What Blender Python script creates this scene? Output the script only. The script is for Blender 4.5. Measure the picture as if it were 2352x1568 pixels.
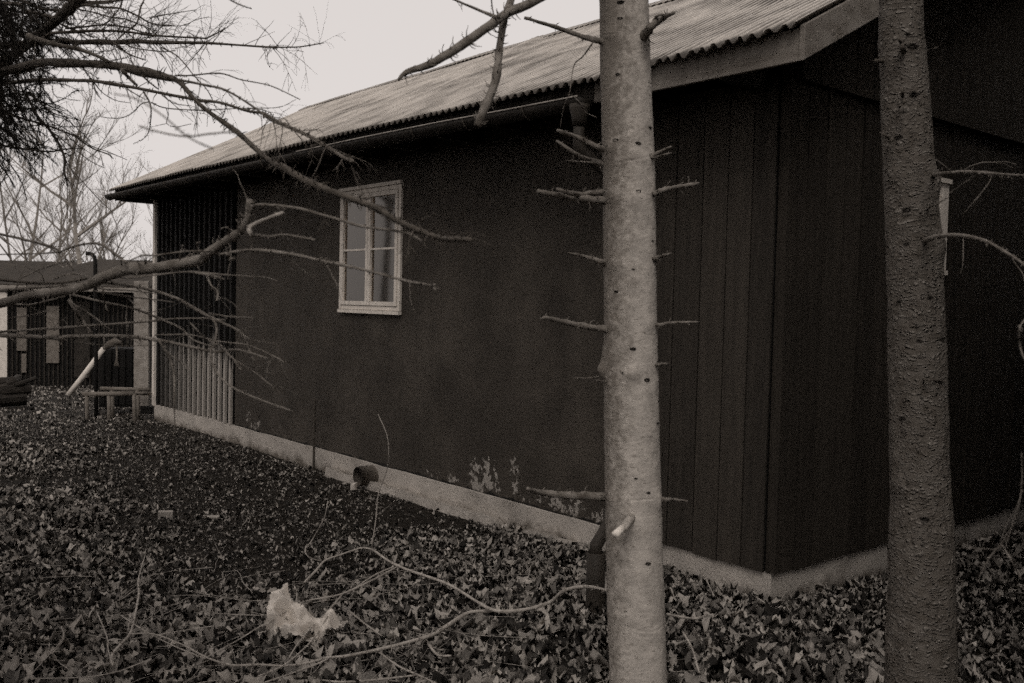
import bpy, math, random
import numpy as np
from mathutils import Vector, Matrix, noise
random.seed(7); RNG = np.random.default_rng(7)
S = bpy.context.scene
for o in list(S.objects): bpy.data.objects.remove(o)

# ---------------------------------------------------------------- camera, sky, sun
FPX, PITCH, ROLL, AZ = 2188.36, .0419, .023, .6971          # solved from the photograph's vanishing points
cp, sp = math.cos(PITCH), math.sin(PITCH)
FWD = Vector((0, cp, -sp)); _u = Vector((0, sp, cp)); _r = Vector((1, 0, 0))
RGT = _r*math.cos(ROLL)+_u*math.sin(ROLL); UPV = -_r*math.sin(ROLL)+_u*math.cos(ROLL)
EYE = Vector((0, 0, 1.6))
cam = bpy.data.cameras.new('camera'); camo = bpy.data.objects.new('camera', cam); S.collection.objects.link(camo)
M = Matrix((RGT, UPV, -FWD)).transposed().to_4x4(); M.translation = EYE
camo.matrix_world = M
cam.sensor_width = 36; cam.lens = 36*FPX/2352; cam.clip_start = .05; cam.clip_end = 500
cam.dof.use_dof = True; cam.dof.focus_distance = 6.3; cam.dof.aperture_fstop = 4.8
S.camera = camo
SUN_EL, SUN_AZ = math.radians(48), math.radians(188)         # compass angle from +Y clockwise
w = bpy.data.worlds.new("World"); S.world = w; w.use_nodes = True
nt = w.node_tree; nt.nodes.clear()
out = nt.nodes.new('ShaderNodeOutputWorld'); bg = nt.nodes.new('ShaderNodeBackground')
sky = nt.nodes.new('ShaderNodeTexSky'); sky.sky_type = 'NISHITA'; sky.sun_disc = False
sky.sun_elevation = SUN_EL; sky.sun_rotation = SUN_AZ; sky.dust_density = 4
bw = nt.nodes.new('ShaderNodeRGBToBW'); ma = nt.nodes.new('ShaderNodeMath'); ma.operation = 'MULTIPLY_ADD'
ma.inputs[1].default_value = .22; ma.inputs[2].default_value = 6.7      # overcast veil over the clear-sky gradient
vm = nt.nodes.new('ShaderNodeVectorMath'); vm.operation = 'SCALE'; vm.inputs[0].default_value = (1.0, .935, .905)
nt.links.new(sky.outputs[0], bw.inputs[0]); nt.links.new(bw.outputs[0], ma.inputs[0])
nt.links.new(ma.outputs[0], vm.inputs['Scale']); nt.links.new(vm.outputs[0], bg.inputs[0])
bg.inputs[1].default_value = .1; nt.links.new(bg.outputs[0], out.inputs[0])
sl = bpy.data.lights.new('sun', 'SUN'); sl.energy = 1.0; sl.angle = math.radians(24); sl.color = (1, .95, .9)
so = bpy.data.objects.new('sun', sl); S.collection.objects.link(so)
sd = Vector((math.sin(SUN_AZ)*math.cos(SUN_EL), math.cos(SUN_AZ)*math.cos(SUN_EL), math.sin(SUN_EL)))
so.rotation_euler = sd.to_track_quat('Z', 'Y').to_euler()
S.view_settings.view_transform = 'Standard'; S.view_settings.look = 'None'
S.view_settings.exposure = 0; S.view_settings.gamma = 1; S.view_settings.use_curve_mapping = False
S.cycles.use_denoising = False
S.cycles.max_bounces = 5; S.cycles.diffuse_bounces = 3; S.cycles.transparent_max_bounces = 8
S.cycles.use_light_tree = False
S.cycles.use_adaptive_sampling = True; S.cycles.adaptive_threshold = .032; S.cycles.adaptive_min_samples = 14

# ---------------------------------------------------------------- where things are
DL = Vector((-math.sin(AZ), math.cos(AZ), 0)); DR = Vector((math.cos(AZ), math.sin(AZ), 0))
HC = Vector((1.3994, 5.0, 0))                                # near corner of the house
def ray(px, py): return FWD+RGT*((px-1176)/FPX)+UPV*((784-py)/FPX)
def at(px, py, d): return EYE+ray(px, py)*d
def on_wall(px, py, off=0):
    v = ray(px, py); t = ((HC-EYE).dot(DR)+off)/v.dot(DR); return EYE+v*t
def loc(P): q = P-HC; return (q.dot(DR), q.dot(DL), q.z)
def wl(x, y, z): return HC+DR*x+DL*y+Vector((0, 0, z))        # house coordinates to world
def ss(a, b, x):
    t = max(0, min(1, (x-a)/(b-a))); return t*t*(3-2*t)
def gh(x, y):
    d = math.hypot(x, y); h = -.062*max(0, d-12.5) if d < 60 else -.062*47.5
    P = Vector((x, y, 0)); q = P-HC; lx, ly = q.dot(DR), q.dot(DL)
    near = 1-ss(20, 60, d)
    a = .035*noise.noise(Vector((x*.9, y*.9, 3)))+.05*noise.noise(Vector((x*.25, y*.25, 9)))
    m = ss(0, .8, abs(lx) if -.5 < ly < 9.6 and lx < 0 else 1)
    return h+a*near*(.3+.7*m)+(.03*max(0, 1-abs(lx)) if lx < .5 and ly < 1 else 0)
def on_ground(px, py, dz=0):
    v = ray(px, py); t = 1.6/max(.02, -v.z)
    for _ in range(12):
        P = EYE+v*t; t = (gh(P.x, P.y)+dz-1.6)/v.z if v.z < -.01 else t
    return EYE+v*t

# ---------------------------------------------------------------- object helpers
def link(o): S.collection.objects.link(o); return o
def tag(o, label, cat, group=None, kind=None):
    if label: o['label'] = label
    if cat: o['category'] = cat
    if group: o['group'] = group
    if kind: o['kind'] = kind
    return o
def empty(name, p, label, cat, group=None, rz=0):
    o = link(bpy.data.objects.new(name, None)); o.location = p; o.rotation_euler = (0, 0, rz); o.empty_display_size = .1
    bpy.context.view_layer.update()
    return tag(o, label, cat, group)
class MB:
    def __init__(s): s.v = []; s.f = []; s.mi = []; s.cur = 0
    def add(s, vs, fs):
        n = len(s.v); s.v += [tuple(q) for q in vs]; s.f += [tuple(i+n for i in q) for q in fs]; s.mi += [s.cur]*len(fs)
    def box(s, a, b, jit=0, T=None):
        vs = [(x, y, z) for x in (a[0], b[0]) for y in (a[1], b[1]) for z in (a[2], b[2])]
        if jit: vs = [tuple(c+random.uniform(-jit, jit) for c in q) for q in vs]
        if T: vs = [T(*q) for q in vs]
        s.add(vs, [(0, 1, 3, 2), (4, 6, 7, 5), (0, 4, 5, 1), (2, 3, 7, 6), (0, 2, 6, 4), (1, 5, 7, 3)])
    def tube(s, pts, rad, n=7, jit=0, cap=True, seed=0):
        pts = [Vector(p) for p in pts]; N = len(pts); nrm = None; base = len(s.v); vs = []
        for i, p in enumerate(pts):
            t = (pts[min(i+1, N-1)]-pts[max(i-1, 0)])
            if t.length < 1e-9: t = Vector((0, 0, 1))
            t.normalize()
            if nrm is None:
                nrm = t.orthogonal().normalized()
            nrm = (nrm-t*nrm.dot(t)); nrm = nrm.normalized() if nrm.length > 1e-6 else t.orthogonal().normalized()
            b = t.cross(nrm); r = rad[i]
            for k in range(n):
                a = 2*math.pi*k/n; rr = r*(1+(random.uniform(-jit, jit) if jit else 0))
                vs.append(p+nrm*(math.cos(a)*rr)+b*(math.sin(a)*rr))
        fs = [(i*n+k, i*n+(k+1) % n, (i+1)*n+(k+1) % n, (i+1)*n+k) for i in range(N-1) for k in range(n)]
        if cap: fs += [tuple(range(n))[::-1], tuple((N-1)*n+k for k in range(n))]
        s.add(vs, fs)
    def build(s, name, mats, parent=None, smooth=False, world=True):
        me = bpy.data.meshes.new(name); vs = s.v
        if parent is not None and world:
            inv = parent.matrix_world.inverted(); vs = [tuple(inv @ Vector(q)) for q in vs]
        me.from_pydata(vs, [], s.f)
        for m in (mats if isinstance(mats, (list, tuple)) else [mats]): me.materials.append(m)
        me.polygons.foreach_set('material_index', s.mi)
        if smooth: me.polygons.foreach_set('use_smooth', [True]*len(me.polygons))
        me.update(); o = link(bpy.data.objects.new(name, me))
        if parent is not None: o.parent = parent
        return o
def recal(o):
    import bmesh
    b = bmesh.new(); b.from_mesh(o.data); bmesh.ops.recalc_face_normals(b, faces=b.faces); b.to_mesh(o.data); b.free(); return o
def bevel(o, wd=.004):
    m = o.modifiers.new('bevel', 'BEVEL'); m.width = wd; m.segments = 2; m.limit_method = 'ANGLE'; return o
def catmull(P, k=5):
    if len(P) < 3: k = max(k, 6)
    Q = [P[0]*2-P[1]]+list(P)+[P[-1]*2-P[-2]]; R = []
    for i in range(1, len(Q)-2):
        a, b, c, d = Q[i-1:i+3]
        for j in range(k):
            t = j/k; R.append(.5*((2*b)+(c-a)*t+(2*a-5*b+4*c-d)*t*t+(3*b-a-3*c+d)*t**3))
    R.append(Q[-2]); return R
def lerpl(L, t):
    x = t*(len(L)-1); i = min(int(x), len(L)-2) if len(L) > 1 else 0
    return L[0] if len(L) == 1 else L[i]*(1-(x-i))+L[i+1]*(x-i)

# ---------------------------------------------------------------- materials (a black-and-white world with a warm print tone)
def tone(v):
    k = min(1, v/.25); return (v, v*(.82+.09*k), v*(.64+.17*k), 1)
def mat(name, lo, hi, scale=6, stretch=(1, 1, 1), bump=.3, bscale=None, rough=.85, dist=.01, detail=6, spec=.25, island=0, tint=None, coord='Object'):
    m = bpy.data.materials.new(name); m.use_nodes = True; n = m.node_tree.nodes; l = m.node_tree.links
    b = n['Principled BSDF']; b.inputs['Roughness'].default_value = rough; b.inputs['Specular IOR Level'].default_value = spec
    tc = n.new('ShaderNodeTexCoord'); mp = n.new('ShaderNodeMapping'); mp.inputs['Scale'].default_value = stretch
    l.new(tc.outputs[coord], mp.inputs[0])
    t = n.new('ShaderNodeTexNoise'); t.inputs['Scale'].default_value = scale; t.inputs['Detail'].default_value = detail; t.inputs['Roughness'].default_value = .62
    l.new(mp.outputs[0], t.inputs[0])
    cr = n.new('ShaderNodeValToRGB'); cr.color_ramp.elements[0].position = .32; cr.color_ramp.elements[1].position = .7
    cr.color_ramp.elements[0].color = tone(lo); cr.color_ramp.elements[1].color = tone(hi)
    fac = t.outputs[0]
    if island:
        g = n.new('ShaderNodeNewGeometry'); mx = n.new('ShaderNodeMix'); mx.inputs[0].default_value = island
        l.new(t.outputs[0], mx.inputs[2]); l.new(g.outputs['Random Per Island'], mx.inputs[3]); fac = mx.outputs[0]
    l.new(fac, cr.inputs[0]); l.new(cr.outputs[0], b.inputs['Base Color'])
    if bump:
        t2 = n.new('ShaderNodeTexNoise'); t2.inputs['Scale'].default_value = bscale or scale*4; t2.inputs['Detail'].default_value = 5
        l.new(mp.outputs[0], t2.inputs[0]); bp = n.new('ShaderNodeBump'); bp.inputs['Strength'].default_value = bump; bp.inputs['Distance'].default_value = dist
        l.new(t2.outputs[0], bp.inputs['Height']); l.new(bp.outputs[0], b.inputs['Normal'])
    m['ramp'] = cr.name
    return m
def mixin(m, build, col):
    """paint a second colour over a material where build(nodes, links, coord) says"""
    n = m.node_tree.nodes; l = m.node_tree.links; b = n['Principled BSDF']
    src = b.inputs['Base Color'].links[0].from_socket
    tc = [q for q in n if q.type == 'TEX_COORD'][0]
    fac = build(n, l, tc.outputs['Object'])
    mx = n.new('ShaderNodeMix'); mx.data_type = 'RGBA'; l.new(fac, mx.inputs[0]); l.new(src, mx.inputs[6])
    if isinstance(col, tuple): mx.inputs[7].default_value = col
    else: l.new(col, mx.inputs[7])
    l.new(mx.outputs[2], b.inputs['Base Color'])
def mnode(n, l, op, a, b=None, c=None, clamp=False):
    q = n.new('ShaderNodeMath'); q.operation = op; q.use_clamp = clamp
    for i, v in enumerate((a, b, c)):
        if v is None: continue
        if isinstance(v, (int, float)): q.inputs[i].default_value = v
        else: l.new(v, q.inputs[i])
    return q.outputs[0]

m_soil = mat('dark_soil', .008, .030, 9, bump=1, bscale=45, dist=.03, detail=10, spec=.1)
m_leaf = mat('dead_leaf', .010, .42, 14, bump=.6, bscale=60, dist=.005, rough=.75, island=.7, spec=.2)
m_leaf.node_tree.nodes[m_leaf['ramp']].color_ramp.elements[1].position = .92
m_frag = mat('leaf_crumbs', .015, .24, 14, bump=0, rough=.8, island=.85, spec=.15)
m_plaster = mat('dark_painted_render', .029, .052, 2.2, bump=.9, bscale=85, dist=.006, detail=10, rough=.8, spec=.2)
m_plank = mat('dark_stained_boards', .020, .046, 5, stretch=(5, 5, .35), bump=.5, bscale=22, dist=.004, detail=8, island=.3, spec=.2)
m_batten = mat('black_batten_boards', .003, .007, 5, stretch=(5, 5, .4), bump=.4, island=.3)
m_batten_lit = mat('foot_lit_batten_boards', .003, .008, 5, stretch=(5, 5, .4), bump=.4, island=.3)
m_pale_batten = mat('pale_batten_boards', .20, .38, 5, stretch=(6, 6, .5), bump=.4, island=.5)
m_concrete = mat('concrete_plinth', .30, .46, 3.5, bump=.7, bscale=70, dist=.006, detail=10, spec=.15)
m_rubble = mat('pale_mortar', .22, .38, 8, bump=1, bscale=50, dist=.01)
m_roof = mat('corrugated_sheet', .38, .50, 5, stretch=(1, 1, 1), bump=.15, bscale=40, dist=.003, rough=.6, detail=9, spec=.4)
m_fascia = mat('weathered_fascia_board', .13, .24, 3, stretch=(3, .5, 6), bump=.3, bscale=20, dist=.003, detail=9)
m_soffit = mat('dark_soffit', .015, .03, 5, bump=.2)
m_gutter = mat('old_gutter_metal', .012, .032, 6, bump=.2, rough=.7, spec=.2)
m_pipe = mat('dark_pipe', .022, .045, 8, bump=.15, rough=.65, spec=.2)
m_plankg = mat('shade_dark_gable_boards', .016, .036, 5, stretch=(5, 5, .35), bump=.5, bscale=22, dist=.006, detail=8, island=.22, spec=.12)  # darker copy of the boards; the gable's shade is in the colour
m_clay = mat('pale_drain_pipe', .16, .30, 12, bump=.4, rough=.7)
m_white = mat('flaking_white_paint', .46, .70, 22, stretch=(1, 1, .4), bump=.5, bscale=60, dist=.003, detail=9)
m_white2 = mat('off_white_paint', .50, .68, 9, bump=.3)
m_curtain = mat('grey_curtain', .55, .85, 3, stretch=(12, 12, .3), bump=.6, bscale=8, dist=.02)
m_dark = mat('black_interior', .004, .008, 3, bump=0)
m_bark1 = mat('smooth_grey_bark', .31, .50, 16, stretch=(1.2, 1.2, 1.7), bump=.8, bscale=50, dist=.0035, detail=10, spec=.2)
m_bark2 = mat('rough_scaly_bark', .09, .24, 24, stretch=(1, 1, 1.5), bump=.7, bscale=50, dist=.006, detail=8, spec=.15)
m_knot = mat('dark_knot', .012, .04, 30, bump=1, dist=.01)
m_twig = mat('bare_twig_bark', .07, .22, 22, bump=.6, bscale=90, dist=.003, detail=6, spec=.2)
m_twigd = mat('dark_limb_bark', .04, .10, 22, bump=.6, bscale=90, dist=.003, detail=6, spec=.2)
m_cut = mat('fresh_cut_wood', .6, .8, 30, bump=.2)
m_needle = mat('fir_foliage', .012, .03, 20, bump=0)
m_limb = mat('fir_limb_bark', .055, .15, 22, bump=.7, bscale=80, dist=.004, detail=6, spec=.2)
m_ptwig = mat('pale_fallen_twig', .20, .42, 22, bump=.5, bscale=90, dist=.002)
m_far = mat('far_bark', .17, .26, 8, bump=0)  # bark paled to stand in for haze over the far trees
m_paper = mat('crumpled_paper', .50, .62, 5, bump=.12, bscale=12, dist=.004, detail=7, rough=.7)
m_brick = mat('pale_brick', .28, .40, 20, bump=.6)
m_iron = mat('rusty_iron', .03, .07, 20, bump=.3)
m_log = mat('old_log_wood', .012, .035, 8, bump=.8, dist=.02)
m_railw = mat('weathered_rail_wood', .09, .18, 9, stretch=(1, 1, 1), bump=.6, dist=.006)
m_farroof = mat('far_roof', .025, .045, 3, bump=.1)

# flaked paint on the rendered wall: clusters near the plinth (positions along the wall are where the flakes are)
def flakes(n, l, co):
    sx = n.new('ShaderNodeSeparateXYZ'); l.new(co, sx.inputs[0]); Y, Z = sx.outputs[1], sx.outputs[2]
    tot = None
    for (cy, cz, wy, wz, amt) in ((2.45, .30, .30, .24, .40), (2.12, .36, .10, .26, .33), (1.55, .26, .60, .17, .33), (6.35, .30, .30, .16, .30), (3.0, .24, .5, .07, .28), (1.95, .24, .5, .05, .33)):
        a = mnode(n, l, 'DIVIDE', mnode(n, l, 'SUBTRACT', Y, cy), wy); c = mnode(n, l, 'DIVIDE', mnode(n, l, 'SUBTRACT', Z, cz), wz)
        r = mnode(n, l, 'ADD', mnode(n, l, 'MULTIPLY', a, a), mnode(n, l, 'MULTIPLY', c, c))
        g = mnode(n, l, 'MULTIPLY', mnode(n, l, 'SUBTRACT', 1.0, r, clamp=True), amt)
        tot = g if tot is None else mnode(n, l, 'MAXIMUM', tot, g)
    t = n.new('ShaderNodeTexNoise'); t.inputs['Scale'].default_value = 30; t.inputs['Detail'].default_value = 9; t.inputs['Roughness'].default_value = .78; l.new(co, t.inputs[0])
    t3 = n.new('ShaderNodeTexNoise'); t3.inputs['Scale'].default_value = 7.5; t3.inputs['Detail'].default_value = 3; l.new(co, t3.inputs[0])
    s1 = mnode(n, l, 'ADD', t.outputs[0], mnode(n, l, 'MULTIPLY', tot, mnode(n, l, 'MULTIPLY_ADD', t3.outputs[0], 3.6, -.85)))
    s2 = mnode(n, l, 'MULTIPLY', mnode(n, l, 'SUBTRACT', s1, .80), 18, clamp=True)
    return s2
mixin(m_plaster, flakes, tone(.27))
def mottled(sc, thr, gain, st=(1, 1, 1)):
    def f(n, l, co):
        mp = n.new('ShaderNodeMapping'); mp.inputs['Scale'].default_value = st; l.new(co, mp.inputs[0])
        t = n.new('ShaderNodeTexNoise'); t.inputs['Scale'].default_value = sc; t.inputs['Detail'].default_value = 6; t.inputs['Roughness'].default_value = .7; l.new(mp.outputs[0], t.inputs[0])
        return mnode(n, l, 'MULTIPLY', mnode(n, l, 'SUBTRACT', t.outputs[0], thr), gain, clamp=True)
    return f
mixin(m_plaster, mottled(9, .55, 2.2, (2.5, 2.5, .22)), tone(.022))       # faint rain streaks
mixin(m_plaster, mottled(38, .655, 12), tone(.11))            # small chips all over
mixin(m_plaster, mottled(1.1, .5, 2.2), tone(.075))           # damp and faded areas
mixin(m_bark1, mottled(7, .58, 4, (1.4, 1.4, .5)), tone(.20))   # algae-dark patches running up the trunk
mixin(m_bark1, mottled(44, .585, 9, (.8, .8, 2.4)), tone(.12))     # horizontal lenticels
def side_mottle(n, l, co):
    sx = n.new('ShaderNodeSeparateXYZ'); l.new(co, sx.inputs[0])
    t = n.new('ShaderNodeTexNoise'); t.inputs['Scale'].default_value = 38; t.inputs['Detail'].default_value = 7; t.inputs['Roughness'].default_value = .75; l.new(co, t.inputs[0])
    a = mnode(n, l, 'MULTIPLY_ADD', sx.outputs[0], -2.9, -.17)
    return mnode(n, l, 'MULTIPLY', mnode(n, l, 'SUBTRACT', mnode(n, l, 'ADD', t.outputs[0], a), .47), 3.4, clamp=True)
mixin(m_bark1, side_mottle, tone(.15))                         # darker mottling toward the left side of the trunk
def pimples(m, sc, st, depth, thr=.5):
    n = m.node_tree.nodes; l = m.node_tree.links; b = n['Principled BSDF']; old = b.inputs['Normal'].links[0].from_socket
    tc = [q for q in n if q.type == 'TEX_COORD'][0]; mp = n.new('ShaderNodeMapping'); mp.inputs['Scale'].default_value = st; l.new(tc.outputs['Object'], mp.inputs[0])
    nz = n.new('ShaderNodeTexNoise'); nz.inputs['Scale'].default_value = 8; l.new(mp.outputs[0], nz.inputs[0])
    ad = n.new('ShaderNodeVectorMath'); ad.operation = 'MULTIPLY_ADD'; ad.inputs[1].default_value = (.12, .12, .12); l.new(nz.outputs[1], ad.inputs[0]); l.new(mp.outputs[0], ad.inputs[2])
    v = n.new('ShaderNodeTexVoronoi'); v.inputs['Scale'].default_value = sc; v.inputs['Randomness'].default_value = 1; l.new(ad.outputs[0], v.inputs['Vector'])
    h = mnode(n, l, 'SUBTRACT', thr, v.outputs['Distance'], clamp=True)
    bp = n.new('ShaderNodeBump'); bp.inputs['Strength'].default_value = 1; bp.inputs['Distance'].default_value = depth; l.new(h, bp.inputs['Height']); l.new(old, bp.inputs['Normal']); l.new(bp.outputs[0], b.inputs['Normal'])
    return h
_h = pimples(m_bark2, 62, (1, 1, 1.7), .030)
mixin(m_bark2, lambda n, l, co: mnode(n, l, 'MULTIPLY', mnode(n, l, 'SUBTRACT', .16, _h), 4, clamp=True), tone(.045))
mixin(m_bark2, mottled(5, .55, 3), tone(.11))
def crevice_shade(n, l, co):
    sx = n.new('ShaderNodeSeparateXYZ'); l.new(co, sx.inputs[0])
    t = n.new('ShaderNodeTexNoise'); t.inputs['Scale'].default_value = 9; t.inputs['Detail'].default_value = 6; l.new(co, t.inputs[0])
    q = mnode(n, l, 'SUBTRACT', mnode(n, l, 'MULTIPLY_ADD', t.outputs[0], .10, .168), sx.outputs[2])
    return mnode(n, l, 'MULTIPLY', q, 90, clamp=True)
mixin(m_plaster, crevice_shade, tone(.006))                         # ragged crevice shade painted along the wall above the plinth
def lit_foot(n, l, co):
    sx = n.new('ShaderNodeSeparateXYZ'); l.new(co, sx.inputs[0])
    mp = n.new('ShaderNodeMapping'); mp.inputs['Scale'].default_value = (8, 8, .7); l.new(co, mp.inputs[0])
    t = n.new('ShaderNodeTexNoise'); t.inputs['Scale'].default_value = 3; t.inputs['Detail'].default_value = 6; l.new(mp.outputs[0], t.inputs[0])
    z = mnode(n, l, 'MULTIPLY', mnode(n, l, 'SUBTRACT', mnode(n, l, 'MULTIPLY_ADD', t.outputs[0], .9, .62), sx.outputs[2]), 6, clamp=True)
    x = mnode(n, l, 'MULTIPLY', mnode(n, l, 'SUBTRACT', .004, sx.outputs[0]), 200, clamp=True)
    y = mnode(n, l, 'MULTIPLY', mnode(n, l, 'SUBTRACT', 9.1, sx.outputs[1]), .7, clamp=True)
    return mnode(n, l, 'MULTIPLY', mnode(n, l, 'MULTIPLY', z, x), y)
mixin(m_batten_lit, lit_foot, tone(.30))                             # light on the batten feet, fading upward, painted into the colour
def splash(n, l, co):
    sx = n.new('ShaderNodeSeparateXYZ'); l.new(co, sx.inputs[0])
    t = n.new('ShaderNodeTexNoise'); t.inputs['Scale'].default_value = 6; t.inputs['Detail'].default_value = 8; t.inputs['Roughness'].default_value = .7; l.new(co, t.inputs[0])
    return mnode(n, l, 'MULTIPLY', mnode(n, l, 'SUBTRACT', mnode(n, l, 'MULTIPLY_ADD', t.outputs[0], .30, -.07), sx.outputs[2]), 14, clamp=True)
mixin(m_concrete, splash, tone(.12))                          # soil splashed up from the ground
mixin(m_concrete, mottled(14, .60, 5), tone(.16))
mixin(m_concrete, mottled(2.3, .55, 3), tone(.17))
def valley_shade(n, l, co):
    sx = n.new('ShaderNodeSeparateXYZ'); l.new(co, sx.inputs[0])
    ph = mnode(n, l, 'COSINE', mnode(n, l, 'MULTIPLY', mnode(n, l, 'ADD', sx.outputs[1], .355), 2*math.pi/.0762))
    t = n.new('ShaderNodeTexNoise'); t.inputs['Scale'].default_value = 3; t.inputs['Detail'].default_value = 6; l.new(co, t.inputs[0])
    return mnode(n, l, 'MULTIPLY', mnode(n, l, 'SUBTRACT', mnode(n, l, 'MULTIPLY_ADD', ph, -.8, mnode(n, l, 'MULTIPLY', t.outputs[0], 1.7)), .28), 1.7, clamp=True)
mixin(m_roof, valley_shade, tone(.07))                             # rib shading, mottled with dirt, painted into the valleys
mixin(m_roof, mottled(3.5, .62, 2.5), tone(.26))
mixin(m_roof, mottled(45, .66, 14), tone(.07))
mixin(m_fascia, mottled(9, .64, 8), tone(.06))
mixin(m_white, mottled(30, .60, 6, (1, 1, .5)), tone(.16))

# ---------------------------------------------------------------- ground
xs = np.unique(np.round(np.concatenate([np.linspace(-160, -16, 25), np.arange(-16, 9, .14), np.linspace(9, 160, 25)]), 3))
ys = np.unique(np.round(np.concatenate([np.linspace(-60, -1, 12), np.arange(-1, 20, .14), np.arange(20, 40, 1), np.linspace(40, 220, 25)]), 3))
vs = [(x, y, gh(x, y)+(.012*noise.noise(Vector((x*5, y*5, 0))) if y < 20 else 0)) for y in ys for x in xs]
nx = len(xs); g = MB(); g.add(vs, [(j*nx+i, j*nx+i+1, (j+1)*nx+i+1, (j+1)*nx+i) for j in range(len(ys)-1) for i in range(nx-1)])
tag(g.build('ground', m_soil, smooth=True), 'dark bare soil under the fallen leaves', None, kind='structure')

# ---------------------------------------------------------------- leaf litter (uncountable)
def leaf_protos(k, lobes=True):
    P = []
    for i in range(k):
        n = 14; v = [(0, 0, 0)]
        for j in range(n):
            a = 2*math.pi*j/n
            if lobes: r = (1 if j % 2 == 0 else random.uniform(.72, 1))*(1+.3*abs(math.cos(a)))*random.uniform(.75, 1.1)*.8
            else: r = (.35+.65*abs(math.cos(a))**.8)*random.uniform(.85, 1.1)
            x, y = r*math.cos(a)*.5, r*math.sin(a)*.5
            v.append((x, y, 0))
        c1, c2, tw = random.uniform(-1.6, 1.6), random.uniform(1.0, 4.0), random.uniform(-1.6, 1.6)
        v = np.array(v); v[:, 2] = c1*v[:, 0]**2+c2*v[:, 1]**2*random.choice((1, 1, -1))+tw*v[:, 0]*v[:, 1]+RNG.normal(0, .085, len(v))
        v[:, 1] *= random.uniform(.35, .8)
        P.append(v)
    F = np.array([(0, j+1, (j+1) % n+1) for j in range(n)])
    return P, F
def scatter(name, pos, size, tilt, protos, mt, label, cat='leaves'):
    P, F = protos; N = len(pos); nv = len(P[0]); V = np.empty((N, nv, 3)); idx = RNG.integers(0, len(P), N)
    PA = np.array(P)[idx]*size[:, None, None]
    yaw = RNG.uniform(0, 2*np.pi, N); ax = RNG.uniform(0, 2*np.pi, N)
    cy, sy = np.cos(yaw), np.sin(yaw); X = PA[:, :, 0]*cy[:, None]-PA[:, :, 1]*sy[:, None]; Y = PA[:, :, 0]*sy[:, None]+PA[:, :, 1]*cy[:, None]; Z = PA[:, :, 2]
    ux, uy = np.cos(ax)[:, None], np.sin(ax)[:, None]; c, s = np.cos(tilt)[:, None], np.sin(tilt)[:, None]
    dt = ux*X+uy*Y
    V[:, :, 0] = X*c+uy*Z*s+ux*dt*(1-c); V[:, :, 1] = Y*c-ux*Z*s+uy*dt*(1-c); V[:, :, 2] = Z*c+(ux*Y-uy*X)*s
    V[:, :, 2] -= np.minimum(0, V[:, :, 2].min(axis=1))[:, None]*.8
    V += pos[:, None, :]
    FF = (F[None]+(np.arange(N)*nv)[:, None, None]).reshape(-1)
    me = bpy.data.meshes.new(name); me.vertices.add(N*nv); me.vertices.foreach_set('co', V.reshape(-1).astype(np.float32))
    me.loops.add(len(FF)); me.loops.foreach_set('vertex_index', FF.astype(np.int32))
    nf = len(FF)//3; me.polygons.add(nf); me.polygons.foreach_set('loop_start', np.arange(nf, dtype=np.int32)*3); me.polygons.foreach_set('loop_total', np.full(nf, 3, np.int32))
    me.polygons.foreach_set('use_smooth', [True]*nf); me.update(); me.validate(); me.materials.append(mt)
    return tag(link(bpy.data.objects.new(name, me)), label, cat, kind='stuff')
def bare(lx, ly):
    """0 = deep litter, 1 = trodden bare soil beside the long wall"""
    e = 1.0*noise.noise(Vector((lx*.8, ly*.8, 4)))+.5*noise.noise(Vector((lx*2.6, ly*2.6, 4)))
    return ss(-3.3, -1.2, lx+e)*ss(.9, 3.0, ly+e)
TR = [(.0, .0)]
def sample(n, dmin, dmax, dens, smin, smax, zl):
    out, sz = [], []
    while len(out) < n:
        d = math.sqrt(random.uniform(dmin**2, dmax**2)); a = random.uniform(-.68, .62)
        x, y = d*math.sin(a), d*math.cos(a); q = Vector((x, y, 0))-HC; lx, ly = q.dot(DR), q.dot(DL)
        if lx > -.02 and -.02 < ly < 9.3 and lx < 4.7: continue
        if random.random() > dens(lx, ly, d): continue
        s = random.uniform(smin, smax) if random.random() < .3 else random.uniform(smin, (smin+smax)*.5); s *= (1-.45*bare(lx, ly))*(1+.45*(1-ss(3.8, 5.6, d))); out.append((x, y, gh(x, y)+random.uniform(0, zl)*(1-bare(lx, ly)*.8))); sz.append(s)
    return np.array(out), np.array(sz)
lp = leaf_protos(26); lp2 = leaf_protos(6, False)
clump = lambda lx, ly: .55+.9*noise.noise(Vector((lx*1.3, ly*1.3, 8)))
p, s_ = sample(36000, 2.2, 6.6, lambda lx, ly, d: (1-.70*bare(lx, ly))*min(1, clump(lx, ly)+.3), .024, .085, .03)
_e = [on_ground(random.uniform(600, 790), random.gauss(1492, 16)) for _ in range(60)]
p = np.vstack([p, np.array([(q.x, q.y, q.z+random.uniform(.04, .09)) for q in _e])]); s_ = np.concatenate([s_, RNG.uniform(.03, .07, 60)])
scatter('fallen_leaves', p, s_, np.abs(RNG.normal(0, .4, len(p))), lp, m_leaf, 'curled dead maple leaves lying thick in the foreground')
p, s_ = sample(36000, 6.6, 13, lambda lx, ly, d: (1-.70*bare(lx, ly))*min(1, clump(lx, ly)+.1), .028, .095, .03)
scatter('fallen_leaves', p, s_, np.abs(RNG.normal(0, .5, len(p))), lp, m_leaf, 'dead leaves scattered over the yard beyond the bare patch')
p, s_ = sample(22000, 13, 32, lambda lx, ly, d: min(1, clump(lx, ly)+.2), .07, .17, .05)
scatter('fallen_leaves', p, s_, np.abs(RNG.normal(0, .5, len(p))), lp, m_leaf, 'distant leaf cover running back toward the outbuildings')
p, s_ = sample(42000, 2.6, 15, lambda lx, ly, d: .25+.75*bare(lx, ly), .010, .045, .016)
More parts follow.
